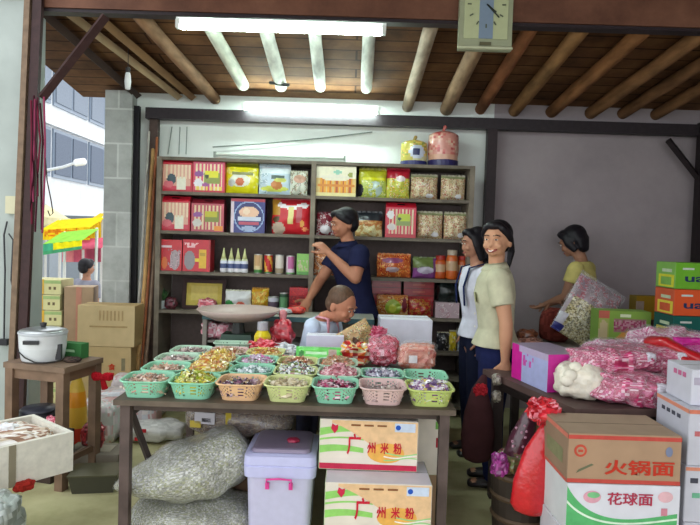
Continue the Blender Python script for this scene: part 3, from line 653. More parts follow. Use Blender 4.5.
for kname, c in BC.items():
    wall, rim = basket_mesh(BW, BD, BH, c)
    t = thing('candy_basket', 'tmp', 'basket', (0, 0, 0), 0)
    wall.build('basket_body', 'plastic', t, solid=.0018)
    rim.build('rim', 'plastic', t, smooth=True)
    protos[kname] = [t, False]
def basket(kind, loc, rz, label):
    p = protos[kind]
    if not p[1]:
        p[1] = True; t = p[0]; t.location = loc; t.rotation_euler[2] = rz; t['label'] = label; t['group'] = 'candy baskets in rows on the long table'
        return t
    return dup(p[0], loc, rz, label, 'candy baskets in rows on the long table')
def candies(name, label, x, y, z, pal, n, seed, w=BW*.86, d=BD*.86, heap=.03, size=1.0, rz=0):
    rnd = random.Random(seed); mb = MB()
    # bed under the top layer
    mb.blob(w, d, heap+.022, pal, seed, n=60, m=16, e=.6, amp=.12, fr=8, T=Matrix.Translation((0, 0, -.034)), flat=False)
    for i in range(n):
        u, v = rnd.uniform(-1, 1), rnd.uniform(-1, 1)
        px_, py_ = u*w*.43, v*d*.43
        zz = heap*(1-.75*(u*u+v*v)/1.3)*1.0 + rnd.uniform(-.008, .012) - .004
        T = Matrix.Translation((px_, py_, zz)) @ Matrix.Rotation(rnd.uniform(0, 6.3), 4, 'Z') @ Matrix.Rotation(rnd.uniform(-.9, .9), 4, 'X') @ Matrix.Rotation(rnd.uniform(-.6, .6), 4, 'Y')
        L, r = .015*size*rnd.uniform(.8, 1.3), .0095*size*rnd.uniform(.8, 1.2)
        c = rnd.choice(pal)
        mb.add([(-L, 0, 0), (-L*.3, -r, -r*.6), (-L*.3, r, -r*.6), (-L*.3, 0, r), (L*.3, -r, -r*.6), (L*.3, r, -r*.6), (L*.3, 0, r), (L, 0, 0),
                (-L*1.7, -r*.9, 0), (-L*1.7, r*.9, r*.3), (L*1.7, -r*.9, r*.2), (L*1.7, r*.9, 0)],
               [(0,1,3), (0,3,2), (0,2,1), (1,4,6,3), (3,6,5,2), (2,5,4,1), (7,6,4), (7,5,6), (7,4,5), (0,8,9), (7,10,11)], c, T)
    o = mb.build(name, 'foil', None, (x, y, z), rz); return tag(o, label, 'candy', kind='stuff')
PAL = {
 'peach': (['#c8a088', '#b88c78', '#d8bca0', '#8c7868', '#dcc8bc'], 'mixed peach and brown candies'),
 'gold': (['#c8b820', '#8c9c1c', '#e0d048', '#6a5c14', '#e8e4a8', '#a8b83c'], 'gold and green foil candies'),
 'purple': (['#6c4460', '#8c5c78', '#a8885c', '#3c3040', '#b89ca8'], 'dark purple candies'),
 'cream': (['#c8b894', '#dccfae', '#a8987c', '#e8dcc4'], 'cream coloured candies'),
 'magenta': (['#a02058', '#c04878', '#4c2038', '#e0a0b8', '#e8d0d8', '#7c1838'], 'magenta and white candies'),
 'greypink': (['#b8a09c', '#a89090', '#c8b4ac', '#988884'], 'greyish pink candies'),
 'whitepurple': (['#e0dce8', '#8c5c94', '#5c4470', '#c8a8c8', '#d8c870', '#ffffff'], 'white and purple wrapped candies'),
 'yelor': (['#d8b450', '#e0cc60', '#cc8440', '#c8a468', '#f0e0b0', '#b87440'], 'yellow and orange wrapped candies'),
 'bluewhite': (['#8ca8a4', '#d8e4e8', '#b8ccd0', '#6c8c84', '#f4f8fa'], 'blue white wrapped candies'),
 'mixed': (['#e0e4e0', '#3c3c40', '#90a850', '#c8ccd4', '#6c7c3c', '#f4f4f4', '#b88c90'], 'mixed black white and green candies'),
 'pinks': (['#d08c98', '#e0a8b0', '#b86878', '#e8ccd0', '#a85c64'], 'pink wrapped candies'),
 'slate': (['#8c8ca0', '#c0b8c8', '#705878', '#d8d8e4', '#5c6878'], 'grey violet wrapped candies'),
 'tan': (['#b89878', '#a88468', '#c8b090', '#c87c5c'], 'tan brown candies'),
 'lilac': (['#b89cb8', '#d0c0d4', '#98a888', '#e0d0e0', '#d06ca8'], 'lilac candies'),
}
grid = {   # row: list of (column px at the row front, basket kind, palette, heap)
 0: [(150, 'green', 'peach', .012, .07), (196, 'green', 'gold', .03, .05), (241, 'orange', 'purple', .004, -.02), (289, 'lime', 'cream', .008, .0), (334, 'green', 'magenta', .012, -.01), (382, 'pink', 'greypink', -.006, .01), (427, 'yellow green', 'whitepurple', .03, .0)],
 1: [(162, 'green', 'peach', .006, .05), (206, 'green', 'yelor', .05, .03), (250, 'green', 'bluewhite', .012, 0), (295, 'lime', 'mixed', .035, .02), (337, 'pale green', 'pinks', .035, -.03), (380, 'green', 'slate', .02, .02), (423, 'green', None, 0, -.05)],
 2: [(176, 'pale green', 'greypink', .006, .03), (216, 'pale green', 'yelor', .045, 0), (256, 'green', 'lilac', .02, 0), (297, 'lime', 'tan', .02, 0), (336, 'pale green', 'tan', .03, 0)],
 3: [(186, 'pale green', 'greypink', .008, 0), (224, 'pink', 'tan', .015, 0), (262, 'lime', 'yelor', .02, 0)],
}
ord_row = ['front row', 'second row', 'third row', 'back row']
nth = ['first', 'second', 'third', 'fourth', 'fifth', 'sixth', 'seventh']
for r_, items in grid.items():
    Yc = 2.935 + r_*.252
    for i, (px_, kind, pal, heap, rz) in enumerate(items):
        py_ = 240 + .69*FPX/Yc
        x = tx0 + .115 + i*.2235 + (0.012 if r_ % 2 else 0)
        if i > 0 and r_ > 0: x += .0
        z = TZ+.001
        basket(kind, (x, Yc, z), rz*.6, '%s plastic basket, %s from the left in the %s on the long table' % (kind, nth[i], ord_row[r_]))
        if pal:
            candies('wrapped_candies', '%s in the %s basket of the %s' % (PAL[pal][1], nth[i], ord_row[r_]), x, Yc, z+.044, PAL[pal][0], 170 if heap > 0 else 60, r_*10+i, heap=max(.004, heap*1.3+.02), rz=rz*.6)
        else: pass
bk = basket('pale green', (xat(235, 350, 3.99)+0, 3.925, TZ+.001), .05, 'raised pale green plastic basket in front of the green scale')
bk.scale = (1.1, .5, 1.1)

# scale
SX = xat(238, 350, 4.28)
t = thing('weighing_scale', 'dark green shop scale with a wide shallow pan behind the baskets', 'scale', (SX, 4.27, -.13))
stand = thing('scale_stand', 'grey box stand under the scale behind the candy table', 'stand', (SX, 4.27, 0))
MB().box(0, 0, .295, .34, .3, .588, '#6c6660').build('stand_body', 'matte', stand); MB().box(0, -.155, .42, .28, .01, .3, '#7c766e').build('front_door', 'matte', stand)
mb = MB(); w_ = .27
for (za, zb, wa, wb, c_) in ((.722, .74, .31, .31, '#20382c'), (.74, .945, .28, .2, '#2a4a3a')):
    mb.add([(-wa/2, -.11, za), (wa/2, -.11, za), (wa/2, .11, za), (-wa/2, .11, za), (-wb/2, -.08, zb), (wb/2, -.08, zb), (wb/2, .08, zb), (-wb/2, .08, zb)],
           [(0,3,2,1), (4,5,6,7), (0,1,5,4), (1,2,6,5), (2,3,7,6), (3,0,4,7)], c_)
mb.build('scale_body', 'plastic', t)
MB().box(0, -.1, .84, .1, .01, .09, '#3a5a48').build('dial_plate', 'plastic', t)
MB().loft([(0, 0, .945), (0, 0, 1.03)], [(.05, .035), (.035, .03)], '#2a2c2a', n=10, cap=False).build('neck', 'plastic', t)
MB().lathe([(.06, 1.03), (.17, 1.04), (.25, 1.075), (.285, 1.11), (.28, 1.114), (.245, 1.083), (.14, 1.05), (0, 1.045)], '#b8a49c', 36).build('pan', 'plastic', t, smooth=True)

# things along the rear of the table
def on_table(px_, py_, Y): return (xat(px_, py_, Y), Y, TZ+.001)
o = MB().blob(.2, .13, .1, ['#c81828', '#e04050', '#a01020', '#e87080'], 41, amp=.35, fr=5).build('red_plastic_bag', 'foil', None, on_table(262, 350, 3.93)); tag(o, 'crumpled red plastic bag left of the silvery bag on the table', 'plastic bag')
t = thing('candy_jar', 'clear jar of yellow candies standing beside the scale', 'jar', (xat(262, 340, 4.0), 4.02, .0)); t.location.z = TZ+.001
for o_ in (1,):
    MB().lathe([(.05, .0), (.055, .02), (.055, .12), (.03, .16)], '#d8c420', 16).build('candies_inside', 'foil', t)
    MB().lathe([(.032, .155), (.036, .16), (.034, .21), (.0, .215)], '#a8a8b0', 14).build('jar_lid', 'plastic', t)
jst = sbox  # (stand below)
s2 = thing('stool', 'low grey stool behind the table carrying the upright red bag', 'stool', (xat(282, 340, 4.3)-.02, 4.27, 0))
MB().box(0, 0, .705, .2, .22, .03, '#6c625a').build('seat', 'wood', s2)
for a_ in (-1, 1):
    for b_ in (-1, 1): MB().box(a_*.075, b_*.085, .345, .035, .035, .69, '#5c524a').build('leg', 'wood', s2)
o = MB().blob(.16, .12, .2, ['#c01c30', '#d83c48', '#e08088', '#a01424'], 43, amp=.2, e=.9).build('red_candy_bag', 'foil', None, (xat(283, 340, 4.3), 4.25, .722), smooth=True); tag(o, 'upright red candy bag behind the silvery bag', 'candy bag')
MB().loft([(0, 0, .19), (0, 0, .24)], [.02, .03], '#d8888c', n=8).build('tied_neck', 'foil', o)
o = MB().blob(.2, .12, .085, ['#c8ccd0', '#e8ecf0', '#98a0a8', '#d8d8e0'], 44, amp=.25).build('silver_candy_bag', 'foil', None, on_table(284, 352, 3.93)); tag(o, 'silvery clear bag of candies left of the white carton', 'candy bag')
o = MB().blob(.2, .06, .03, ['#d02028', '#e8e0c8', '#b81820', '#e8d040'], 45, amp=.2).build('red_packet', 'foil', None, on_table(283, 358, 3.83)); tag(o, 'flat red packet in front of the silvery bag', 'packet')

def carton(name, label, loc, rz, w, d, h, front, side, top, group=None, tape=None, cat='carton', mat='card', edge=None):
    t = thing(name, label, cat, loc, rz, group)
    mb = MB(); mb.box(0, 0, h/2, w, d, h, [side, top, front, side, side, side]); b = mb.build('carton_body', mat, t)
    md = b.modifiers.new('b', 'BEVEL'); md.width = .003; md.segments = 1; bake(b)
    if tape:
        MB().box(0, 0, h+.0008, w*1.001, .045, .001, tape).build('tape', 'plastic', t)
    MB().box(0, 0, h+.0003, w*.996, .003, .0008, '#5c5040').build('flap_seam', 'matte', t)
    return t
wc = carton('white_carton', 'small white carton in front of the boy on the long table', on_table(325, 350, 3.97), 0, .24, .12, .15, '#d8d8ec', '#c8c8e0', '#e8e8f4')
z0 = TZ+.001
# flat green bag
gb = MB(); gb.pillow(.295, .11, .045, P([('bg', '#58c050'), ('rect', .08, .2, .9, .85, '#70d860'), ('rect', .2, .45, .62, .65, '#c8ecc0'), ('ell', .75, .55, .1, .3, '#b89890'), ('rect', .92, 0, 1, 1, '#40a038'), ('ell', .12, .5, .06, .2, '#308030')], 31), 31, n=30, T=Matrix.Rotation(R(-38), 4, 'X'), back='#58b050')
o = gb.build('green_snack_bag', 'gloss', None, (xat(321, 357, 3.78), 3.68, TZ+.02)); tag(o, 'bright green snack bag lying in front of the white carton', 'snack bag')
o = MB().blob(.36, .06, .028, ['#c85860', '#e0a0a0', '#d87070', '#b84048'], 46, amp=.15).build('pink_strip_packet', 'foil', None, on_table(330, 350, 3.86)); tag(o, 'long reddish packet between the white carton and the green bag', 'packet')
o = MB().blob(.18, .12, .13, ['#d86820', '#c82020', '#e8b430', '#d8d0a0', '#a81818', '#e8d8c8'], 47, amp=.3, n=24).build('colourful_snack_bag', 'foil', None, on_table(355, 366, 3.76), rotz=.3); tag(o, 'orange red and gold snack bag right of the green bag', 'snack bag')
o = MB().blob(.19, .14, .19, ['#c02848', '#d85c78', '#e8a8b8', '#a01c38', '#d04060'], 48, amp=.18, n=40, m=24, e=.85).build('pink_candy_bag', 'foil', None, on_table(383, 366, 3.76)); tag(o, 'tied clear bag of crimson candies in front of the white cartons', 'candy bag')
MB().blob(.08, .06, .07, ['#c04868', '#d88098', '#a83050'], 148, amp=.5, fr=5, T=Matrix.Translation((-.035, 0, .165))).build('tied_neck', 'foil', o)
MB().blob(.205, .15, .2, ['#ffffff'], 48, amp=.18, n=30, e=.85).build('film', 'film', o, smooth=True)
o = MB().blob(.225, .17, .15, ['#d87858', '#e09c84', '#c86048', '#e8c0b0', '#d88870'], 49, amp=.12, n=36, m=18, e=.6).build('salmon_candy_bag', 'foil', None, on_table(416, 372, 3.72)); tag(o, 'clear bag of salmon coloured sweets with a white label at the table right', 'candy bag')
MB().blob(.235, .18, .165, ['#ffffff'], 49, amp=.12, n=30, e=.6).build('film', 'film', o, smooth=True)
MB().box(-.03, -.088, .07, .05, .002, .045, '#f0eef0').build('label', 'matte', o)
o = MB().pillow(.22, .17, .04, P([('bg', '#c8a878'), ('spk', 0, 0, 1, 1, ['#e0d0a8', '#b07850', '#d8c080', '#8c9c70'], 0, 8), ('ell', .4, .3, .1, .3, '#50301c')], 32), 32, T=Matrix.Rotation(R(-30), 4, 'Y')).build('tan_snack_bag', 'gloss', None, (xat(363, 345, 4.0), 4.0, .74)); tag(o, 'tan snack bag leaning between the boy and the white cartons', 'snack bag')
o.location.z = TZ+.06; o.rotation_euler[2] = .2
# white cartons stacked behind the table
X, Yc = xat(404, 340, 4.4), 4.42
hs = .215; zt = at(404, 319, 4.3).z; base = zt-4*hs
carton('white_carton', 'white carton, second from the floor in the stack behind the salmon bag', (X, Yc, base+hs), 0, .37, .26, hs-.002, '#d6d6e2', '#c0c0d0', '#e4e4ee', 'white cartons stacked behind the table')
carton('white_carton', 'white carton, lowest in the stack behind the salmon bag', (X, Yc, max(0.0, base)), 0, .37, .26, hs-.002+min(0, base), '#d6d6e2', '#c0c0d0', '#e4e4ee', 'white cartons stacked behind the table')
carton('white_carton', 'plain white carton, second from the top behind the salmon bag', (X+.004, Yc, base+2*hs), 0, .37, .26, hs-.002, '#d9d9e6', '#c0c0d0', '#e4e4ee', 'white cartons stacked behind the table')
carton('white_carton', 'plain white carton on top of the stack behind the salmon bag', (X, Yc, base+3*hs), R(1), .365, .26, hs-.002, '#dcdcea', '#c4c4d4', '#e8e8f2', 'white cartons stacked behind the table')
if base > .01:
    pt = thing('pallet', 'low wooden pallet under the white cartons', 'pallet', (X, Yc, 0)); MB().box(0, 0, base/2, .36, .24, base-.002, '#7c6850').build('slab', 'wood', pt)

# ------------------------------------------------------------------ below the table: noodle cartons
def noodle_carton(label, loc, rz, w, d, h, decor=True, top='#d8cfc8'):
    t = carton('noodle_carton', label, loc, rz, w, d, h, '#e2d9cc', '#b8c8a0', top, 'printed noodle cartons under the candy table')
    if not decor: return t
    y = -d/2-.001; mb = MB(); W_ = w-.006
    X_ = lambda u: -W_/2+W_*u
    # green waves on the left
    for k, (z0_, th) in enumerate(((.82, .15), (.60, .04), (.44, .15))):
        if th: band(mb, lambda x, z0_=z0_: h*(z0_ + .06*math.sin((x/W_+.5)*5.5+.3*k)-.0), lambda x, z0_=z0_, th=th: h*(z0_ + .06*math.sin((x/W_+.5)*5.5+.3*k) - th*(1-(x/W_+.5)*.8)), X_(0), X_(.62 if k == 0 else .45), y, '#93cf6c')
    # orange sky on the upper right
    band(mb, lambda x: h*.985, lambda x: h*(.93-.62*min(1, max(0, (x/W_+.5-.12)/.55))**1.3), X_(.12), X_(.92), y-.0004, '#e6c094')
    band(mb, lambda x: h*.985, lambda x: h*.3, X_(.92), X_(1), y-.0004, '#e6c094')
    for k in range(3): band(mb, lambda x, k=k: h*(.36-.05*k+.03*math.sin(x*30+k)), lambda x, k=k: h*(.335-.05*k+.03*math.sin(x*30+k)), X_(.66), X_(1), y-.0012, '#9fd088' if k % 2 == 0 else '#f0ece4')
    flat_ell(mb, X_(.68), h*.36, W_*.19, h*.2, y-.0008, '#e8b058')
    mb.add([(X_(.0), y-.0016, h*.13), (X_(.0), y-.0016, h*.02), (X_(1), y-.0016, h*.02), (X_(1), y-.0016, h*.13)], [(0, 1, 2, 3)], '#c03450')
    mb.add([(X_(.765), y-.0016, h*.79), (X_(.975), y-.0016, h*.79), (X_(.975), y-.0016, h*.96), (X_(.765), y-.0016, h*.96)], [(0, 1, 2, 3)], '#c8d4e8')
    mb.build('printed_front', 'matte', t)
    lettering('广', .1, t, (X_(.35), y-.003, h*.52), '#c8283c', fit=(w*.14, h*.42), bold=.002)
    lettering('州', .05, t, (X_(.53), y-.003, h*.46), '#c8283c', fit=(w*.085, h*.22), bold=.001)
    lettering('米', .05, t, (X_(.665), y-.003, h*.46), '#c8283c', fit=(w*.085, h*.22), bold=.001)
    lettering('粉', .05, t, (X_(.80), y-.003, h*.46), '#c8283c', fit=(w*.085, h*.22), bold=.001)
    mb = MB(); flat_ell(mb, X_(.80), h*.875, .012, .012, y-.0022, '#2c58b8'); mb.build('round_mark', 'matte', t)
    mb = MB(); flat_poly(mb, [(X_(.15), h*.72), (X_(.18), h*.80), (X_(.185), h*.9), (X_(.155), h*.88), (X_(.125), h*.92), (X_(.11), h*.82)], y-.002, '#c8304c'); mb.build('red_emblem', 'matte', t)
    lettering('一 一 一', .014, t, (X_(.50), y-.003, h*.9), '#8c5c3c', fit=(w*.36, h*.035))
    return t
sa = Y2 = 2.98
c2 = at(370, 470, 2.86)
zl = .402
noodle_carton('noodle carton with orange and green print, tilted on top under the table', (xat(369, 445, 2.86), 2.99, zl+.002), R(-1.0), .462, .24, .238)
noodle_carton('noodle carton with white lid, below the tilted one under the table', (xat(378, 500, 2.74), 2.87, zl-.236), R(.0), .478, .30, .236, top='#dedce4')
noodle_carton('plain noodle carton at the bottom of the stack under the table', (xat(378, 500, 2.74), 2.88, 0), 0, .47, .29, zl-.238, decor=False)
t = noodle_carton('noodle carton just showing behind the tilted one at its right', (xat(405, 445, 3.2), 3.26, zl-.12), 0, .36, .2, .34, decor=False)
cb = carton('brown_carton', 'brown carton under the rear noodle carton below the table', (xat(405, 445, 3.2), 3.27, 0), 0, .36, .2, zl-.122, '#a08468', '#8c7458', '#b09474')
mb = MB(); mb.box(.17, -.101, .17, .03, .002, .05, '#a82838'); mb.box(.165, -.101, .26, .03, .002, .04, '#7fb860'); mb.build('printed_edge', 'matte', t)

# lavender storage box with pink clip
bx, by = xat(281, 480, 2.95), 3.05
t = thing('storage_box', 'translucent lavender storage box with pink handle between sack and noodle cartons', 'storage box', (bx, by, 0))
def rrect(w, d, z, r=.035, n=5):
    pts = []
    for (sx_, sy_, a0) in ((1, 1, 0), (-1, 1, 90), (-1, -1, 180), (1, -1, 270)):
        for k in range(n+1):
            a = R(a0+90*k/n); pts.append((sx_*(w/2-r)+r*math.cos(a), sy_*(d/2-r)+r*math.sin(a), z))
    return pts
def stackr(mb, rings, c, capb=True, capt=True):
    n = len(rings[0]); vs = [p for r_ in rings for p in r_]
    fs = [(j*n+k, j*n+(k+1)%n, (j+1)*n+(k+1)%n, (j+1)*n+k) for j in range(len(rings)-1) for k in range(n)]
    if capb: fs.append(tuple(range(n-1, -1, -1)))
    if capt: fs.append(tuple((len(rings)-1)*n+k for k in range(n)))
    return mb.add(vs, fs, c)
bh = .41
mb = MB(); stackr(mb, [rrect(.27, .30, .0), rrect(.29, .32, .05), rrect(.315, .34, bh-.03), rrect(.315, .34, bh)], '#c4c2de'); mb.build('box_body', 'plastic', t)
mb = MB(); stackr(mb, [rrect(.34, .365, bh-.055), rrect(.345, .37, bh-.005), rrect(.335, .36, bh), rrect(.345, .37, bh+.004), rrect(.34, .365, bh+.045), rrect(.30, .33, bh+.055)], '#c2c3ea'); mb.build('lid', 'plastic', t)
mb = MB(); stackr(mb, [rrect(.285, .31, bh+.0555), rrect(.27, .30, bh+.07), rrect(.24, .27, bh+.074)], '#8c8098'); mb.build('lid_window', 'plastic', t)
yf = -.19
hd = MB().loft([(-.055, yf, bh-.095), (-.058, yf-.012, bh-.055), (.0, yf-.014, bh-.05), (.058, yf-.012, bh-.055), (.055, yf, bh-.095)], [.0055]*5, '#e0489c', n=8).build('handle', 'plastic', t)
for s in (-1, 1): MB().box(s*.055, yf+.004, bh-.09, .018, .014, .03, '#e0489c').build('handle_pivot', 'plastic', hd)
o = MB().blob(.06, .05, .02, ['#a02848'], 60).build('red_scrap', 'gloss', None, (bx+.05, by-.05, bh+.075)); tag(o, 'small crimson scrap lying on the storage box lid', 'scrap')

# sacks
sack = ['#8f9088', '#a09f90', '#86867a', '#acaca0', '#94966c', '#75746a', '#a8a8a0', '#888c6c', '#c8c8c2']
def clear_sack(label, loc, rz, w, d, h, pal, seed, tilt=0, knots=True, e=.75, n=200, m=80, flat_=False):
    D = lambda p: Vector((p.x, p.y, p.z*(1.0 if flat_ else (.42+.75*max(0, min(1, p.x/w+.55))**.8))))
    o = MB().blob(w, d, h, pal, seed, n=n, m=m, e=e, amp=.10, fr=2.2, deform=D).build('clear_sack', 'foil', None, loc, rz); o.rotation_euler[1] = tilt
    if knots: MB().blob(w*1.025, d*1.025, h*1.03, ['#ffffff'], seed, n=40, m=20, e=e, amp=.10, fr=2.2, deform=D).build('film', 'film', o, smooth=True)
    return tag(o, label, 'sack')
clear_sack('clear sack of dark seeds at the bottom left under the table', (xat(188, 520, 3.0), 3.1, 0), 0, .58, .46, .17, sack, 51, flat_=True)
clear_sack('large clear sack of grey green seeds lying on the bottom sack', (xat(184, 485, 3.0), 3.08, .165), R(4), .64, .44, .33, sack, 52, e=.9)
o = clear_sack('brown bag with white and yellow labels lying on the large clear sack', (xat(236, 440, 3.25), 3.33, .40), R(-8), .58, .24, .2, ['#5c4438', '#6c5044', '#4a362e', '#7c6048', '#8c7858'], 53, e=.8, flat_=True)
T0 = Matrix.Translation((0, 0, 0))
for (ax, az, ww, hh, c_) in ((-.15, .12, .11, .06, '#c8c4cc'), (-.20, .085, .06, .035, '#c8b048'), (-.02, .13, .03, .07, '#b8a020'), (-.14, .11, .05, .02, '#38343c')):
    lb = MB(); lb.box(ax, -.118, az, ww, .006, hh, c_); lb.build('label_patch', 'plastic', o)
t = carton('brown_carton', 'brown carton under the brown bag behind the storage box', (xat(250, 470, 3.3), 3.36, 0), 0, .56, .24, .395, '#6c5440', '#5c4634', '#7c6048')
o = MB().pillow(.4, .3, .02, P([('bg', '#e0a030'), ('rect', 0, .6, 1, 1, '#c87838')], 33), 5, T=Matrix.Rotation(R(80), 4, 'X')).build('orange_sheet', 'gloss', None, (xat(243, 422, 3.5), 3.6, .50)); tag(o, 'orange wrapper sheet lying over the back cartons under the table', 'wrapper')
carton('brown_carton', 'brown carton under the orange wrapper sheet', (xat(243, 440, 3.5), 3.72, 0), 0, .5, .26, .495, '#5c4636', '#4c3a2e', '#6c5440')
o = MB().blob(.16, .12, .07, ['#c02838', '#d84c58', '#e8a0a0'], 55, amp=.3).build('red_plastic_bag', 'foil', None, (xat(205, 420, 3.8), 3.82, .0)); tag(o, 'crumpled red bag on the floor behind the brown bag', 'plastic bag')
o.location = (xat(203, 425, 3.5), 3.62, .497); 
o = MB().blob(.44, .3, .13, ['#d0d0cc', '#c4c4c0', '#dcdcd8'], 56, amp=.15, n=24).build('white_bag', 'gloss', None, (xat(152, 430, 4.4), 4.45, 0), smooth=True); tag(o, 'flat white bag with red print on the floor behind the table leg', 'bag')
for (ax, az) in ((-.03, .1), (-.07, .04)): MB().box(ax, -.15, az, .04, .004, .025, '#c83038').build('red_print', 'matte', o)

# ------------------------------------------------------------------ left: bench with the rice cooker
BZt = .712
t = thing('wooden_stool_table', 'square brown wooden stool table carrying the rice cooker at the left', 'table', (-1.745, 3.68, 0), R(-15))
bw, bd = .40, .34
MB().box(0, 0, BZt-.016, bw+.02, bd, .032, '#75604f').build('tabletop', 'wood', t)
for s in (-1, 1):
    MB().box(s*(bw/2-.02), 0, BZt-.062, .022, bd-.09, .06, '#6c5340').build('side_rail', 'wood', t)
    MB().box(0, s*(bd/2-.03), BZt-.062, bw-.09, .022, .06, '#735c4a').build('end_rail', 'wood', t)
    for q in (-1, 1): MB().box(s*(bw/2-.025), q*(bd/2-.03), (BZt-.033)/2, .052, .052, BZt-.033, '#735c4a').build('leg', 'wood', t)
    MB().box(s*(bw/2-.025), 0, .16, .025, bd-.1, .035, '#6c5340').build('stretcher', 'wood', t)
# rice cooker
ckx = xat(43, 350, 3.66)
t = thing('rice_cooker', 'white rice cooker with a dark knob on the brown side table', 'rice cooker', (ckx, 3.66, BZt+.001), R(8))
r = .132
MB().lathe([(r*.84, 0), (r*.88, .008), (r*.97, .08), (r, .155), (r*1.03, .162), (r*1.03, .172)], ['#8c8c8c', '#d4d8da', '#dcdfe2', '#c0c4c8', '#b8bcc0'], 36).build('cooker_body', 'plastic', t, smooth=True)
l = MB().lathe([(r*1.01, .172), (r*.98, .18), (r*.7, .19), (r*.3, .196), (0, .197)], '#c4c8ca', 36).build('cooker_lid', 'metal', t, smooth=True)
MB().lathe([(.012, .195), (.018, .21), (.02, .222), (.0, .226)], '#2c2c2e', 14).build('lid_knob', 'plastic', l, smooth=True)
MB().box(-.02, -r*1.03, .125, .085, .018, .022, '#2a2a2e').build('handle', 'plastic', t)
MB().box(.108, -.06, .06, .03, .03, .09, '#303034').build('switch_box', 'plastic', t)
MB().loft([(-.115, -.06, .06), (-.06, -.118, .035), (.0, -.13, .01), (.06, -.125, .006), (.1, -.1, .008)], [.004]*5, '#1c1c1e', n=6).build('power_cord', 'plastic', t)
gx = xat(80, 353, 3.78)
t = thing('green_box', 'small dark green box with pale print behind the rice cooker', 'box', (gx-.03, 3.77, BZt+.001), R(-14))
MB().box(0, 0, .045, .15, .07, .09, '#3c7440').build('box_body', 'card', t)
mb = MB(); flat_poly(mb, [(-.04, .04), (.04, .04), (.035, .055), (-.035, .055)], -.047, '#9cc098'); mb.build('printed_strip', 'matte', t)
o = MB().blob(.10, .06, .03, ['#3c3430', '#2c2624', '#584840'], 61).build('dark_cloth', 'cloth', None, (xat(72, 362, 3.6)-.01, 3.63, BZt+.001)); tag(o, 'small dark rag lying beside the green box', 'cloth')
p = at(101, 378, 3.7)
t = thing('red_bow', 'red cloth bow hanging at the side of the brown table', 'bow', (p.x, 3.72, p.z-.02))
MB().ell((0, 0, .02), (.022, .02, .02), '#a01c24').build('knot', 'cloth', t, smooth=True)
for s in (-1, 1): MB().blob(.06, .035, .05, ['#b01c28', '#98141e'], 62+s, T=Matrix.Translation((s*.035, 0, .0)), flat=False).build('loop', 'cloth', t, smooth=True)
MB().loft([(.0, 0, .01), (.02, -.005, -.05)], [(.014, .004), (.02, .004)], '#981820', n=6).build('ribbon_tail', 'cloth', t)
# under the bench
t = thing('dark_pot', 'shiny dark pot on a crate under the brown side table', 'pot', (xat(38, 420, 3.68), 3.70, .275))
MB().lathe([(.07, 0), (.1, .02), (.115, .08), (.11, .13), (.105, .13), (.1, .03), (0, .02)], '#26262e', 24).build('pot_body', 'plastic', t, smooth=True)
MB().lathe([(.113, .13), (.1, .142), (0, .15)], '#3a3c48', 24).build('pot_lid', 'plastic', t, smooth=True)
t = thing('crate', 'dark wooden crate under the brown side table', 'crate', (xat(44, 470, 3.68), 3.70, 0), R(-15))
MB().box(0, 0, .137, .24, .20, .273, '#3c2f28').build('crate_body', 'wood', t)
for z in (.08, .16, .24): MB().box(0, -.104, z, .24, .008, .02, '#54443a').build('slat', 'wood', t)
o = MB().blob(.09, .06, .12, ['#d04868', '#e08098', '#b83050', '#f0b8c4'], 64, amp=.25).build('pink_bag', 'foil', None, (xat(50, 432, 3.6)+.02, 3.585, .276), smooth=True); tag(o, 'small pink bag in front of the dark pot', 'bag')
t = thing('cooking_oil_bottle', 'orange labelled yellow bottle right of the table leg by the rice cooker', 'bottle', (xat(76, 440, 4.1), 4.1, .0))
MB().lathe([(.06, 0), (.065, .04), (.065, .18), (.065, .32), (.055, .42), (.025, .52), (.022, .56)], ['#c8882c', '#c83828', '#d8a838', '#e0901c', '#d8b040', '#d0b050'], 18).build('bottle_body', 'plastic', t, smooth=True)
MB().lathe([(.026, .555), (.026, .595), (0, .597)], '#5c7c48', 12).build('bottle_cap', 'plastic', t)
t = thing('low_shelf_box', 'low grey box on the floor beside the bottle', 'box', (xat(92, 450, 3.85)+.03, 3.86, 0)); MB().box(0, 0, .06, .34, .22, .12, '#7c7468').build('box_body', 'card', t); MB().box(0, 0, .123, .2, .12, .004, '#a09888').build('flap', 'card', t)
o = MB().blob(.14, .1, .16, ['#8c2028', '#b03038', '#5c181c'], 65).build('red_bag', 'foil', None, (xat(88, 425, 3.9)+.05, 3.86, .126)); tag(o, 'dark red bag on the low box right of the bottle', 'bag')
# white wrapped packs on the ground right of the bench
for k, (px_, py_, Y, w, h, c, lab) in enumerate(((125, 395, 4.6, .5, .32, '#d4d4da', 'white wrapped pack on the ground below the open carton flap'), (100, 400, 4.35, .3, .3, '#c4c8c4', 'pale grey bundle on the ground beside the brown side table'), (140, 380, 4.95, .42, .36, '#dccfd2', 'pinkish white pack on the ground left of the shelf unit'))):
    o = MB().blob(w, .26, h, [c, c, '#e4dcdc', '#cfc4c8', '#d0a8a8'], 66+k, e=.45, amp=.08, n=40, m=20).build('wrapped_pack', 'gloss', None, (xat(px_, py_, Y), Y, 0), smooth=True); tag(o, lab, 'pack')
# bowl / basket under, on the ground
t = thing('green_crate', 'shallow dark olive crate on the floor behind the foam box', 'crate', (xat(93, 450, 3.55), 3.55, 0), R(10)); t.location.x += .02
mb = MB(); mb.box(0, 0, .05, .26, .2, .1, '#46453a', taper=.85); mb.build('crate_body', 'plastic', t); MB().box(0, 0, .104, .27, .21, .008, '#54523f').build('crate_rim', 'plastic', t)

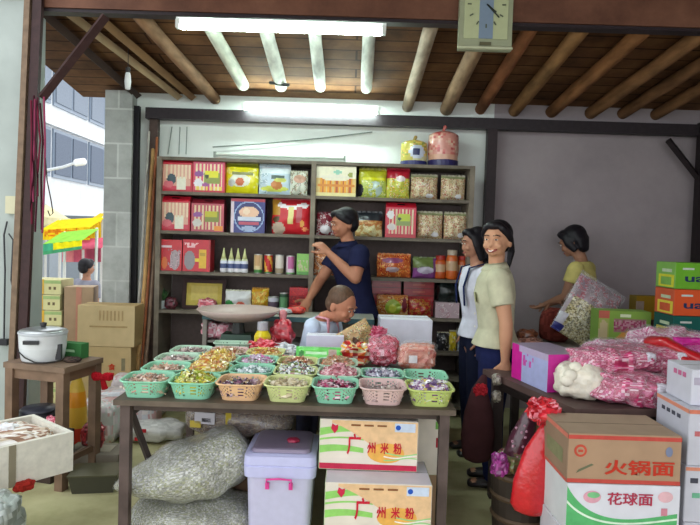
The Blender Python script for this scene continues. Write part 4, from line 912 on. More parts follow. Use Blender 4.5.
# foam box at bottom left on its stand
fx, fy = -1.46, 2.80
pz = .285
cL = at(8, 489, 2.72); cR = at(73, 470, 2.95)
ux = (cR-cL); ang = math.atan2(ux.y, ux.x)
L = .62; Dp = .42; hb = .19
dv = Vector((math.cos(ang), math.sin(ang), 0)); nv = Vector((-dv.y, dv.x, 0))
ctr = Vector((cR.x, cR.y, 0)) - dv*L/2 + nv*Dp/2
zb = (cL.z+cR.z)/2
t = thing('foam_box', 'open white foam box of dried goods at the lower left', 'foam box', (ctr.x, ctr.y, zb), ang)
WCOL = '#dcd8cc'
mb = MB(); mb.box(0, 0, .015, L, Dp, .03, WCOL); mb.build('box_floor', 'matte', t)
for s in (-1, 1):
    MB().box(0, s*(Dp/2-.012), hb/2+.015, L, .024, hb-.03, WCOL).build('long_wall', 'matte', t)
    MB().box(s*(L/2-.012), 0, hb/2+.015, .024, Dp-.05, hb-.03, WCOL).build('end_wall', 'matte', t)
MB().box(.03, -Dp/2-.002, hb/2, .03, .004, hb, '#8c8470').build('tape_strip', 'plastic', t)
o = MB().blob(L-.06, Dp-.06, .10, ['#c8b49c', '#e0d8d0', '#8c6c58', '#d8c8b8', '#a88470', '#ece8e4'], 71, e=.5, n=50, m=20, amp=.12).build('dried_goods', 'matte', None, (ctr.x, ctr.y, zb+hb-.09), ang); tag(o, 'dried goods heaped in the open foam box', 'dried goods', kind='stuff')
o = MB().blob(.16, .12, .06, ['#8c4c44', '#a05c50', '#6c3c38'], 72, amp=.25).build('brown_packet', 'matte', None, tuple(ctr + dv*(-.08) - nv*.1 + Vector((0, 0, zb+hb-.01)))); tag(o, 'brown packet on the goods in the foam box', 'packet')
o = MB().blob(.1, .08, .03, ['#f0f0f0', '#e4e4e8'], 73, amp=.3).build('white_scrap', 'matte', None, tuple(ctr + dv*(.1) + nv*.04 + Vector((0, 0, zb+hb-.005)))); tag(o, 'white paper scrap on the goods in the foam box', 'paper')
t = thing('low_stand', 'low dark stand carrying the foam box', 'stand', (ctr.x-dv.x*.16, ctr.y-dv.y*.16, 0), ang)
MB().box(0, 0, zb-.02, .34, .34, .036, '#3c302a').build('stand_top', 'wood', t)
for s in (-1, 1):
    for q in (-1, 1): MB().box(s*.14, q*.14, (zb-.04)/2, .03, .03, zb-.04, '#3c302a').build('leg', 'wood', t)
e = at(40, 480, 2.78)
o = MB().blob(.09, .05, .05, ['#8c2820', '#a83028'], 74).build('red_cloth', 'cloth', None, (0, 0, 0)); o.location = tuple(Vector((0, 0, 0))); o.parent = bpy.data.objects['foam_box']; o.name = 'red_tag'; o.location = (.08, -Dp/2-.005, -.03)
o = MB().blob(.3, .24, .3, ['#8c9490', '#a4aca8', '#788078', '#b8c0bc'], 75, n=40, m=20).build('grey_plastic_bag', 'foil', None, (xat(0, 520, 2.45)-.05, 2.42, .12), smooth=True); tag(o, 'grey plastic bag at the bottom left corner in front of the foam box', 'plastic bag')
bs = thing('low_crate', 'low grey crate under the grey plastic bag', 'crate', (xat(0, 520, 2.45)-.05, 2.42, 0)); MB().box(0, 0, .06, .26, .22, .119, '#6c6c66').build('crate_body', 'matte', bs)

# cartons on the pavement by the column
def vchars(t, s, x, z, y, sz, c, fit): 
    for i, ch in enumerate(s): lettering(ch, sz, t, (x, y, z-i*fit[1]*1.35), c, fit=fit, bold=.002)
x0, x1 = xat(84, 330, 5.1), xat(140, 330, 5.1)
zt, zb_ = at(110, 305, 5.1).z, at(110, 340, 5.1).z
hgt = at(84, 304, 5.1).z - 0
bigh = .5
zbase = zt-2*.36
t = carton('big_carton', 'large tan carton with red characters, lower one before the concrete column', ((x0+x1)/2-.02, 5.08, 0), R(3), .44, .24, .56, '#c8ae80', '#b09464', '#d0b88c')
mb = MB(); mb.build
vchars(t, '食品', .07, .40, -.124, .1, '#c84830', (.06, .055)); vchars(t, '专用', -.08, .38, -.124, .08, '#c86a50', (.045, .04))
MB().box(.16, -.121, .42, .03, .002, .1, '#8c8468').build('printed_strip', 'matte', t)
h2 = at(84, 304, 5.0).z-.565
t = carton('big_carton', 'large open topped tan carton, upper one before the concrete column', ((x0+x1)/2, 5.08, .562), R(2), .455, .24, max(.2, h2), '#d0b88c', '#b89c6c', '#c4a878')
for k in range(7): MB().box(-.05+.03*k, -.1215, h2-.08, .012, .002, .08, '#b89c70').build('faint_mark', 'matte', t)
mb = MB(); mb.box(.02, -.1215, h2-.17, .3, .002, .012, '#b09468'); mb.build('crease', 'matte', t)
x0, x1 = xat(66, 330, 5.45), xat(96, 330, 5.45)
zt = at(80, 286, 5.45).z
t = carton('tall_carton', 'tall narrow brown carton between the yellow carton stack and the column', ((x0+x1)/2, 5.45, 0), R(12), .24, .22, zt, '#b4987c', '#8c7460', '#c0a488', tape='#c8b8a0')
MB().box(0, -.1115, zt/2, .045, .002, zt, '#c88c78').build('seam_tape', 'plastic', t)
x0, x1 = xat(29, 300, 5.3), xat(61, 300, 5.3)
w = x1-x0; ztop = at(45, 279, 5.3).z; hh = ztop/8
for k in range(8):
    lv_ = ['topmost', 'second from the top', 'third from the top', 'fourth from the top', 'fifth from the top', 'third from the ground', 'second from the ground', 'lowest'][7-k]
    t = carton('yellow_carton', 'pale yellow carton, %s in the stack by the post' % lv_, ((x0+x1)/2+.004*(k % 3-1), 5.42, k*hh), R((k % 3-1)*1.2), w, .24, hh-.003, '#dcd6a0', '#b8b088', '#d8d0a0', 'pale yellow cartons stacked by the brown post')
    MB().box(0, -.1215, hh-.025, w*.99, .002, .025, '#a8c080').build('green_band', 'matte', t)
    MB().box(-w*.1, -.1225, hh/2, w*.12, .002, hh*.96, '#e8b430').build('yellow_tape', 'plastic', t)
    for q in (-.35, .15, .3): MB().box(w*q, -.1215, hh*.42, .02, .002, .025, '#7c6c50').build('printed_mark', 'matte', t)
# leaning poles
for k, (pa, pb, r_, c, lab) in enumerate((((160, 138), (141, 372), .011, '#8c5030', 'reddish bamboo pole leaning in the corner by the shelf unit'), ((156, 150), (137, 372), .017, '#b8905c', 'thick yellowish wooden pole leaning in the corner by the shelf unit'), ((163, 160), (145, 368), .014, '#7c6654', 'grey brown pole leaning nearest the shelf unit'), ((152, 132), (133, 375), .01, '#a8a49c', 'thin grey pipe leaning in the corner left of the shelf unit'))):
    a, b = at(pa[0]-3, pa[1], 5.5), at(pb[0], pb[1], 5.13)
    d_ = (b-a).normalized(); b2 = a + d_*((a.z-.01)/-d_.z)
    tag(MB().loft([a, a.lerp(b2, .5)+Vector((.01, 0, 0)), b2], [r_, r_*1.05, r_*1.1], c, n=10).build('leaning_pole', 'wood', smooth=True), lab, 'pole', 'poles leaning in the corner')
# white wall end between the column and the shelves is the wall itself; switch boxes on the pillar
p = at(14, 205, 3.92)
t = thing('switch_box', 'upper pale switch box on the white pillar at the left', 'switch', (p.x, 3.93, p.z)); MB().box(0, 0, 0, .1, .04, .11, '#c8c4a4').build('case', 'plastic', t); MB().box(.03, -.022, -.02, .02, .008, .02, '#c89040').build('rocker', 'plastic', t)
p = at(21, 223, 3.92)
t = thing('switch_box', 'lower white switch box at the edge of the white pillar', 'switch', (p.x+.0, 3.93, p.z)); MB().box(0, 0, 0, .075, .04, .1, '#d4d8d4').build('case', 'plastic', t); MB().box(0, -.022, 0, .02, .006, .03, '#b0b4b0').build('rocker', 'plastic', t)
pts = [at(*q, 3.92) for q in ((7, 222), (4, 235), (5, 270), (4, 338))]
tag(MB().loft(pts, [.006]*4, '#2c2c30', n=6).build('hanging_cable', 'plastic'), 'black cable hanging down the white pillar to a plug', 'cable')
p = at(3, 342, 3.92); tag(MB().box(0, 0, 0, .06, .03, .04, '#202024').build('plug_socket', 'plastic', None, tuple(p)), 'small black socket at the end of the pillar cable', 'socket')
pts = [at(*q, 3.92) for q in ((9, 234), (13, 240), (11, 280), (15, 300))]
tag(MB().loft(pts, [.005]*4, '#3c3c40', n=6).build('hanging_cable', 'plastic'), 'looped dark cable below the lower switch box', 'cable')
# strings on the post, chain with a hook
rnd = random.Random(5)
for k in range(7):
    xa = 30+k*2.2
    pts = [at(xa+rnd.uniform(-2, 2), y, 3.79) for y in (96+rnd.uniform(0, 8), 140, 175, 205+rnd.uniform(-15, 30))]
    tag(MB().loft(pts, [.0065]*4, ['#6c2438', '#3a1c24', '#8c3c58', '#4c2430'][k % 4], n=6).build('hanging_string', 'cloth'), 'dark red strings and bags hanging in a bunch on the brown post', 'string', 'strings bunched on the brown post')
pts = [at(*q, 3.79) for q in ((44, 140), (47, 180), (51, 200), (53, 213), (50, 216), (48, 211))]
tag(MB().loft(pts, [.004]*6, '#3c2c28', n=6).build('wire_hook', 'metal'), 'thin wire ending in an open hook right of the brown post', 'hook')
p = at(128, 72, 4.6)
t = thing('bulb_pendant', 'small white lamp bulb hanging in front of the concrete column', 'bulb', (p.x, 4.6, p.z))
MB().lathe([(.0, -.13), (.018, -.125), (.024, -.07), (.02, -.02), (.014, 0)], '#e8e8ea', 14).build('glass', 'plastic', t, smooth=True)
MB().lathe([(.016, -.005), (.018, .03), (.0, .04)], '#2c2828', 12).build('socket', 'plastic', t)
MB().loft([(0, 0, .03), (.0, 0, roofz(4.6)-p.z-.005)], [.003]*2, '#2c2828', n=6).build('cord', 'plastic', t)

# ------------------------------------------------------------------ the street outside
bl = thing('white_building', 'pale overexposed building with blue grey windows across the street', 'building', (-7.6, 16, -.06))
MB().box(0, 0, 2.6, 3, 26, 5.2, '#d4d6d8').build('wall', 'plaster', bl)
MB().box(1.6, 0, 5.15, .5, 26, .14, '#a8acb0').build('eave', 'plaster', bl)
MB().box(1.53, 0, 3.72, .14, 26, .14, '#e0e2e4').build('ledge', 'plaster', bl)
for k in range(14):
    y = -11.2+k*1.72
    for (zc, hz, cc) in ((4.5, .85, '#848c98'), (3.12, .98, '#6a7280')):
        f = MB().box(1.51, y, zc, .06, 1.6, hz, '#7c8898').build('window', 'plastic', bl)
        for q in (-.4, .4): MB().box(1.55, y+q, zc, .03, .7, hz-.14, cc).build('pane', 'matte', f)
l = thing('street_lamp', 'white street lamp arm reaching out before the far building', 'lamp', tuple(at(42, 171, 8.5)))
b = at(84, 169, 8.5)-at(42, 171, 8.5)
MB().loft([(0, 0, 0), b*.5+Vector((0, 0, .04)), b*.85+Vector((0, 0, .1))], [.02]*3, '#d8dce0', n=8).build('arm', 'plastic', l)
MB().loft([b*.8+Vector((0, 0, .09)), b+Vector((0, 0, .1))], [(.05, .035)]*2, '#eef0f2', n=8).build('lamp_head', 'plastic', l)
MB().loft([(-.0, 0, .02), (-.0, 0, -2.9)], [.03]*2, '#b0b4b8', n=8).build('pole', 'plastic', l)
def banner(name, px0, px1, y0l, y1l, y0r, y1r, Y, c, label, cat, paint=None, depth=.5):
    a, b_, c_, d_ = at(px0, y0l, Y), at(px1, y0r, Y), at(px1, y1r, Y), at(px0, y1l, Y)
    t = thing(name, label, cat, (a.x, Y, 0)); o0 = Vector((a.x, Y, 0))
    mb = MB(); n = 24; m = 6; vs = []; fs = []; cs = []
    for j in range(m+1):
        for i in range(n+1):
            u, v = i/n, j/m; p_ = (d_*(1-u)+c_*u)*(1-v) + (a*(1-u)+b_*u)*v; vs.append(p_-o0+Vector((0, .01*math.sin(u*30), 0)))
    for j in range(m):
        for i in range(n): fs.append((j*(n+1)+i, j*(n+1)+i+1, (j+1)*(n+1)+i+1, (j+1)*(n+1)+i)); cs.append(paint((i+.5)/n, (j+.5)/m) if paint else c)
    mb.add(vs, fs, cs); mb.build('valance', 'cloth', t, solid=.006)
    a0, b0_ = a-o0, b_-o0
    mb = MB(); mb.add([a0, b0_, b0_+Vector((0, depth, .15)), a0+Vector((0, depth, .15))], [(0, 1, 2, 3)], c); mb.build('canopy_top', 'cloth', t, solid=.006)
    for q in (a0+Vector((.03, depth, .14)), b0_+Vector((-.03, depth, .14))):
        MB().loft([q, Vector((q.x, q.y, -.05))], [.02]*2, '#d8d8d4', n=8).build('pole', 'plastic', t)
    return t
banner('market_awning', 40, 90, 230, 240, 227, 240, 8.2, '#e8c818', 'yellow awning with an orange printed valance across the street', 'awning', P([('bg', '#ecc820'), ('spk', .1, .3, .75, .95, ['#d87818', '#e08c20'], -.05, 14), ('spk', .8, .2, 1, .8, ['#d87818'], -.1, 9)]))
banner('market_awning', 43, 82, 244, 255, 240, 249, 7.4, '#8cc848', 'small green and yellow awning below the printed yellow one', 'awning', P([('bg', '#e8dc20'), ('rect', 0, 0, .25, 1, '#48a880'), ('rect', 0, 0, 1, .4, '#4c9c6c')]))
banner('market_awning', 62, 101, 251, 262, 248, 262, 7.9, '#c85870', 'pink and maroon awning at the edge of the concrete column', 'awning', P([('bg', '#c85c74'), ('rect', 0, 0, .3, 1, '#e0848c'), ('rect', .5, 0, .6, 1, '#e8d8dc'), ('rect', .62, 0, 1, 1, '#a84860')]))
banner('market_awning', 86, 101, 222, 240, 222, 240, 9.0, '#e0b428', 'short amber awning beside the concrete column', 'awning')
# parasol
p = at(46, 213, 9)
t = thing('market_parasol', 'pale cream market parasol above the printed yellow awning', 'parasol', (p.x, 9, 0))
n = 12; R_ = .28/1; z0, z1 = at(46, 226, 9).z, at(46, 205, 9).z
MB().lathe([(.34, z0-.0), (.33, z0+.12), (.3, z0+.125), (.02, z1)], '#d8cfa4', 12).build('canopy', 'cloth', t)
MB().loft([(0, 0, 0), (0, 0, z1)], [.02]*2, '#c8c8c4', n=8).build('pole', 'plastic', t)
# stall partition behind
t = thing('shutter_wall', 'row of grey metal shutter panels below the awnings across the street', 'shutter', (at(70, 280, 10.5).x, 10.5, -.06))
for k in range(8): MB().box(-1.0+k*.26, 0, .9, .24, .04, 1.7, ['#8c949c', '#a4acb4'][k % 2]).build('shutter_panel', 'plastic', t)
MB().box(-.1, .03, 1.78, 2.2, .06, .06, '#70787c').build('top_rail', 'plastic', t)

# ------------------------------------------------------------------ right: the two tables
RT = .75
t = thing('snack_table', 'dark wooden table on the right heaped with pink candy bags', 'table', (0, 0, 0))
P4 = [Vector((.80, 3.62, 0)), Vector((1.04, 2.78, 0)), Vector((2.5, 2.92, 0)), Vector((2.6, 3.95, 0))]
mb = MB()
mb.add([(p.x, p.y, z) for z in (RT-.035, RT) for p in P4], [(0, 1, 2, 3)[::-1], (4, 5, 6, 7), (0, 1, 5, 4), (1, 2, 6, 5), (2, 3, 7, 6), (3, 0, 4, 7)], '#584440'); mb.build('tabletop', 'wood', t)
cen = sum(P4, Vector())/4
ins = [p+(cen-p)*.09 for p in P4]
for p in ins: MB().box(p.x, p.y, (RT-.036)/2, .06, .06, RT-.036, '#3c302e').build('leg', 'wood', t)
for i in range(4):
    a, b = ins[i], ins[(i+1) % 4]
    MB().loft([(a.x, a.y, RT-.075), (b.x, b.y, RT-.075)], [(.012, .036)]*2, '#342a28', n=4, cap=False, side=(.3, .7, 0)).build('apron', 'wood', t)
t = thing('rear_table', 'grey topped table along the back wall behind the pink candy bags', 'table', (2.04, 4.55, 0))
MB().box(0, 0, RT-.02, 1.8, .8, .04, '#7c746c').build('tabletop', 'wood', t)
for s in (-1, 1):
    for q in (-1, 1): MB().box(s*.88, q*.33, (RT-.042)/2, .05, .05, RT-.042, '#3c3432').build('leg', 'wood', t)
MB().box(0, -.36, RT-.08, 1.76, .02, .07, '#4c4440').build('apron', 'wood', t)
def R_at(px_, py_, Y, z=RT): return (xat(px_, py_, Y), Y, z+.002)

# things on the rear table
t = thing('snack_carton', 'green and orange snack carton standing at the rear of the pink candy heap', 'carton', R_at(619, 345, 4.25), R(-3))
w = 51*4.2/FPX; h = at(619, 311, 4.2).z-RT
MB().paintbox(w, h, .16, P([('bg', '#8cb050'), ('rect', 0, 0, .22, 1, '#a8b460'), ('ell', .1, .5, .09, .3, '#c8b890'), ('rect', 0, .82, .2, 1, '#c86c5c'), ('rect', .3, .55, .9, .82, '#a07c74'), ('spk', .3, .58, .9, .8, ['#a8486c', '#c890a0'], -.1, 14), ('ell', .62, .25, .3, .32, '#d89c50'), ('ell', .4, .2, .2, .2, '#c8c0a0'), ('rect', .4, .87, .62, .92, '#e0e8c8')]), '#7c9c48', '#90b458').build('carton', 'card', t)
o = MB().pillow(.36, .46, .15, P([('bg', '#9c8890'), ('spk', 0, .5, 1, 1, ['#a8606c', '#b8a4ac', '#8c7c88', '#b0707c'], -.05, 9), ('spk', .05, 0, .95, .6, ['#b8a878', '#c8bc90', '#8c8058', '#dcd4b4', '#7c7048'], -.6, 12), ('rect', 0, 0, .16, .3, '#c0bcc8'), ('rect', 0, 0, .2, .12, '#2c3080'), ('rect', .8, .5, .92, .72, '#54587c')], 34), 34, crumple=.02, back='#9c8890').build('cracker_bag', 'foil', None, R_at(572, 338, 4.45), 0, smooth=True); tag(o, 'clear bag of crackers with a blue corner in front of the yellow topped woman', 'bag of crackers')
o.rotation_euler = (R(-8), R(30), 0); o.location.z += .06
MB().pillow(.38, .48, .18, P([('bg', '#ffffff')]), 35, n=16, crumple=.03).build('film', 'film', o, smooth=True)
t = thing('wicker_bag', 'reddish brown bag with an arched handle on the rear table behind the woman', 'bag', R_at(555, 320, 4.75))
MB().blob(.23, .14, .26, ['#7c3c34', '#8c443c', '#6c342e'], 85, n=30, m=16, e=.6, amp=.06).build('bag_body', 'cloth', t, smooth=True)
MB().loft([(-.08, 0, .22), (-.05, 0, .29), (.03, 0, .3), (.09, 0, .25)], [.012]*4, '#8c6450', n=8).build('handle', 'cloth', t)
o = MB().blob(.22, .12, .07, ['#c08878', '#a87868', '#d8a898', '#7c5044'], 86, amp=.3).build('pinkish_food_bag', 'foil', None, R_at(528, 340, 4.4), smooth=True); tag(o, 'pinkish bag of sweets lying beside the smiling woman hip', 'bag')
o = MB().blob(.16, .1, .09, ['#8c5038', '#a06444', '#6c3c2c'], 87, amp=.2).build('brown_packet', 'foil', None, R_at(528, 330, 4.72), smooth=True); tag(o, 'brown packet behind the pinkish bag on the rear table', 'packet')
t = carton('yellow_brown_box', 'small yellow and brown box on a dark box against the right of the back wall', R_at(646, 290, 4.82, RT+.19), 0, .2, .12, .18, '#a07c20', '#80682c', '#8c7428')
MB().box(-.07, -.061, .09, .06, .002, .1, '#a89488').build('printed_label', 'matte', t)
carton('dark_box', 'dark brown box below the small yellow and brown box', R_at(648, 310, 4.82), 0, .26, .14, .188, '#4c3834', '#40302c', '#584440')
# giant biscuit boxes
sy = 3.93
sx_ = xat(674, 300, sy-.12)
cols = [('#1c5c54', '#24544c', '#c8bc50', 'dark teal'), ('#d8582c', '#c85c3c', '#d8c848', 'orange'), ('#6cac30', '#7cac54', '#d0cc3c', 'green')]
zt = at(674, 262, sy-.12).z; bh_ = .165; zb0 = zt-3*bh_
k = 0
t = carton('plain_carton', 'brown carton under the stack of bright biscuit cartons', (sx_+.21, sy, RT+.001), R(0), .42, .24, max(.03, zb0-RT-.003), '#6c5844', '#5c4838', '#7c6850')
for k, (cf_, cs_, cy_, nm) in enumerate(cols):
    t = carton('biscuit_carton', '%s biscuit carton, %s of the bright stack at the right edge' % (nm, ['lowest', 'middle', 'topmost'][k]), (sx_+.21, sy, zb0+k*bh_), R(0), .42, .24, bh_-.003, cf_, cs_, cf_, 'bright biscuit cartons stacked at the right edge')
    mb = MB(); x = -.211
    for (y0_, z0_, y1_, z1_, c__) in ((-.11, .008, .08, .085, cy_), (-.08, .02, .05, .07, cs_)):
        mb.add([(x, y1_, z0_), (x, y0_, z0_), (x, y0_, z1_), (x, y1_, z1_)], [(0, 1, 2, 3)], c__); x -= .001
    mb.build('side_label', 'matte', t)
    mb = MB()
    mb.add([(-.211, .04, .10), (-.211, -.08, .10), (-.211, -.08, .12), (-.211, .04, .12)], [(0, 1, 2, 3)], '#b8c8a8'); mb.build('side_strip', 'matte', t)
    lettering('uanf', .09, t, (-.03, -.1225, .07), '#28385c', fit=(.24, .05), bold=.002)
    MB().box(-.13, -.121, .125, .07, .002, .012, '#c8d0c8').build('small_strip', 'matte', t)

# pink heap on the front table
t = thing('tissue_pack', 'glossy magenta ended pack with pale violet side at the left end of the right table', 'pack', (1.065, 3.27, RT+.002), R(-76))
PW, PD, PH = .36, .22, .19
MB().paintbox(PW, PH, PD, P([('bg', '#aab0dc'), ('rect', 0, 0, .3, 1, '#d01c94'), ('spk', .32, .45, .62, .8, ['#d05cb0', '#c83ca4'], .1, 10), ('rect', .22, .85, 1, 1, '#b8a8c8')]), '#cc2c9c', '#a898b4').build('pack_body', 'gloss', t)
o = MB().blob(.24, .2, .17, ['#e4dcca', '#e8e2d2'], 91, n=40, m=20, e=.75, amp=.1, fr=4).build('bun_bag', 'foil', None, (1.135, 2.99, RT+.002), R(-20), smooth=True); tag(o, 'clear bag of pale round buns between the violet pack and the pink bags', 'bag of buns')
for k in range(14):
    rnd = random.Random(k); MB().ell((rnd.uniform(-.1, .07), rnd.uniform(-.1, 0), rnd.uniform(.05, .16)), (.033, .03, .028), '#e8e2d2').build('bun', 'matte', o, smooth=True)
pk = ['#c03468', '#d0588c', '#b02858', '#e090b0', '#d8487c', '#a82450', '#ecc8d4']
pk2 = ['#d08cac', '#e0b0c4', '#b8487c', '#ecdce4', '#c8709c', '#d8c0cc']
rd = ['#c81c28', '#d83430', '#a81420', '#b83c48']
heap = [ # px, py(bottom), Y, z0, w, d, h, rotz, palette, label
 (628, 402, 2.93, 0, .40, .24, .14, -14, pk, 'long bag of crimson candies at the left front of the heap'),
 (672, 402, 3.0, 0, .44, .22, .12, 4, pk, 'long bag of crimson candies lying along the front table edge'),
 (612, 376, 3.06, .12, .44, .22, .12, 8, pk, 'crimson candy bag, upper one at the left of the heap'),
 (622, 352, 3.4, .0, .44, .26, .22, 10, pk2, 'pale pink candy bag behind the crimson ones'),
 (645, 378, 3.15, .12, .44, .24, .12, -8, pk, 'crimson candy bag near the middle of the heap top'),
 (690, 392, 3.1, .0, .44, .24, .15, 6, pk, 'dark crimson candy bag behind the small white carton'),
 (668, 340, 3.45, .0, .46, .28, .29, 3, pk2, 'crumpled white and pink candy bag below the biscuit cartons'),
 (705, 372, 3.15, .15, .40, .2, .1, -14, ['#d0489c', '#c02890', '#b81c84'], 'magenta candy bag at the right edge of the heap'),
]
for k, (a, b, Y, z0_, w, d, h, rz, pal, lab) in enumerate(heap):
    o = MB().blob(w, d, h, pal, 100+k, n=130, m=50, e=.65, amp=.14, fr=4).build('candy_bag', 'foil', None, (xat(a, b, Y), Y, RT+.002+z0_), R(rz)); tag(o, lab, 'candy bag', 'candy bags heaped on the right table')
    MB().blob(w*1.03, d*1.03, h*1.05, ['#ffffff'], 100+k, n=40, m=20, e=.65, amp=.14, fr=4).build('film', 'film', o, smooth=True)
    if k % 2 == 0: MB().blob(.06, .05, .05, ['#e8e4f0', '#d0ccd8'], 120+k, T=Matrix.Translation((w*.3, -d*.42, h*.5))).build('knot', 'gloss', o, smooth=True)
for k, (a, b, c_, d_, r_, lab) in enumerate(((652, 342, 705, 362, .034, 'glossy red bag lying over the heap, rear one'), (655, 350, 712, 374, .03, 'glossy red bag lying over the heap, front one'))):
    pa, pb = at(a, b, 3.24-.06*k), at(c_, d_, 3.0-.06*k)
    o = MB().loft([pa, pa.lerp(pb, .3)+Vector((0, 0, .02)), pa.lerp(pb, .7), pb], [(r_*1.6, r_), (r_*1.9, r_), (r_*2.2, r_*.9), (r_*2, r_)], '#c01c26', n=16, side=(0, 1, 0)).build('red_bag', 'foil', smooth=True); tag(o, lab, 'bag', 'glossy red bags over the candy heap')
pa = at(683, 343, 3.15); o = MB().pillow(.2, .05, .03, P([('bg', '#c82890')]), 77).build('magenta_packet', 'gloss', None, (pa.x+.05, 3.15, pa.z-.02), 0); tag(o, 'small magenta packet on the white and pink bag', 'packet')

# cartons stacked front right
def stack_carton(name, label, x, y, z, w, d, h, rz, front, side, top, group):
    return carton(name, label, (x, y, z), rz, w, d, h-.002, front, side, top, group)
AX = xat(568, 460, 2.42)+.222; AY = 2.42+.15
g = 'noodle cartons stacked at the front right'
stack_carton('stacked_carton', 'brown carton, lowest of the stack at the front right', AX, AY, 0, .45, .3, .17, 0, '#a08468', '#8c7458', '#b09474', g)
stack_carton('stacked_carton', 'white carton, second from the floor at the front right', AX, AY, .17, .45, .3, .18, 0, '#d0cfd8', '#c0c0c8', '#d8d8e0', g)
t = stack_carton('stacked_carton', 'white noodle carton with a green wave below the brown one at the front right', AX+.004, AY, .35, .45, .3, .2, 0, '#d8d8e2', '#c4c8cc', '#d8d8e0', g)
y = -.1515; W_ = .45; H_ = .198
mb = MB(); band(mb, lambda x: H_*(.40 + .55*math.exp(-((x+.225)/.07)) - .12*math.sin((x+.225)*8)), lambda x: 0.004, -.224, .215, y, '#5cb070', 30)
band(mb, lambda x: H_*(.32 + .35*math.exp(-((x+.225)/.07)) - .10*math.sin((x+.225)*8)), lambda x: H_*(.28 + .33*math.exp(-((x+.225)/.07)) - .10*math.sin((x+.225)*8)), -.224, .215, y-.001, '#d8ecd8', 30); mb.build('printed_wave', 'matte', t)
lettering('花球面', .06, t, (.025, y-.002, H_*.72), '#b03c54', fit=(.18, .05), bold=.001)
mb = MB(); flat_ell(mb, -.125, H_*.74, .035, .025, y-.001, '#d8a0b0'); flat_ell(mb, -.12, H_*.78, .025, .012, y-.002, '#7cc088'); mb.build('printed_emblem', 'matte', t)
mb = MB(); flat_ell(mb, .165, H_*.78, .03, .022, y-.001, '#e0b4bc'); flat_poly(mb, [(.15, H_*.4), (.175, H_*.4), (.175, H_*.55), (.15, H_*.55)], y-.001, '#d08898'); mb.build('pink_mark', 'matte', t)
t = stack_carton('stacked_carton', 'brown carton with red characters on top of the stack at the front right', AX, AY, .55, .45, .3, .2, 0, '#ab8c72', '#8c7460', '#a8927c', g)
mb = MB()
for z in (.176, .002): flat_poly(mb, [(-.224, z), (.224, z), (.224, z+.016), (-.224, z+.016)], y, '#c05048')
mb.add([(-.2262, -.15, .176), (-.2262, .15, .176), (-.2262, .15, .194), (-.2262, -.15, .194)], [(0, 1, 2, 3)], '#c07060')
mb.add([(-.2262, -.15, .002), (-.2262, .15, .002), (-.2262, .15, .016), (-.2262, -.15, .016)], [(0, 1, 2, 3)], '#b85c50')
mb.build('red_border', 'matte', t)
lettering('火锅面', .07, t, (.06, y-.002, .068), '#c03c2c', fit=(.275, .06), bold=.0016)
mb = MB(); flat_ell(mb, -.175, .13, .025, .025, y-.001, '#c05040'); flat_ell(mb, -.175, .13, .016, .016, y-.002, '#ab8c72'); flat_poly(mb, [(-.185, .125), (-.165, .125), (-.165, .135), (-.185, .135)], y-.003, '#c05040'); mb.build('round_emblem', 'matte', t)
mb = MB(); flat_poly(mb, [(-.19, .04), (-.18, .045), (-.12, .075), (-.13, .08), (-.18, .055)], y-.001, '#6c7058'); mb.build('green_sprig', 'matte', t)
mb = MB(); flat_ell(mb, .175, .135, .014, .02, y-.001, '#7c84a0'); mb.build('blue_mark', 'matte', t)
mb = MB(); mb.add([(-.2263, -.1, .06), (-.2263, .1, .06), (-.2263, .1, .12), (-.2263, -.1, .12)], [(0, 1, 2, 3)], '#7c7c5c'); mb.build('side_print', 'matte', t)
BX = xat(689, 450, 2.45)+.225+.0; BY = 2.45+.14
zz = 0
for k, (h, lab) in enumerate(((.16, 'lowest white carton in the right edge stack'), (.23, 'white carton, second from the floor in the right edge stack'), (.23, 'white carton with small green print in the right edge stack'), (.23, 'white carton with an orange border in the right edge stack'))):
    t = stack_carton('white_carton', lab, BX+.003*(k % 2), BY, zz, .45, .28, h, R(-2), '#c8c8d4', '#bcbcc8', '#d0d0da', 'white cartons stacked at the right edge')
    if k == 3:
        mb = MB(); flat_poly(mb, [(-.225, h-.02), (.225, h-.02), (.225, h-.004), (-.225, h-.004)], -.142, '#d07c64')
        mb.add([(-.2262, -.14, h-.02), (-.2262, .14, h-.02), (-.2262, .14, h-.004), (-.2262, -.14, h-.004)], [(0, 1, 2, 3)], '#d08870'); mb.build('orange_border', 'matte', t)
        for q in range(4): MB().box(-.2265, -.06+q*.045, h-.05, .002, .026, .016, '#4c4c58').build('printed_mark', 'matte', t)
        MB().box(-.19, -.1415, h-.1, .02, .002, .02, '#c06c70').build('red_mark', 'matte', t)
    if k == 2:
        mb = MB(); flat_poly(mb, [(-.225, h-.02), (.225, h-.02), (.225, h-.006), (-.225, h-.006)], -.142, '#d08870'); mb.build('orange_border', 'matte', t)
        MB().box(-.19, -.1415, h-.06, .03, .002, .02, '#4c4c58').build('printed_mark', 'matte', t); MB().box(-.18, -.1415, h-.12, .03, .002, .02, '#70b090').build('green_mark', 'matte', t)
    zz += h
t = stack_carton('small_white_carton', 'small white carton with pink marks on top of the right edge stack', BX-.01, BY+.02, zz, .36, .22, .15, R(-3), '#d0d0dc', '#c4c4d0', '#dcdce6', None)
for q in range(3): MB().box(-.181, -.05+q*.04, .115, .002, .026, .02, '#c06890').build('pink_mark', 'matte', t)
MB().box(-.13, -.111, .1, .08, .002, .03, '#b8b0c4').build('printed_mark', 'matte', t)

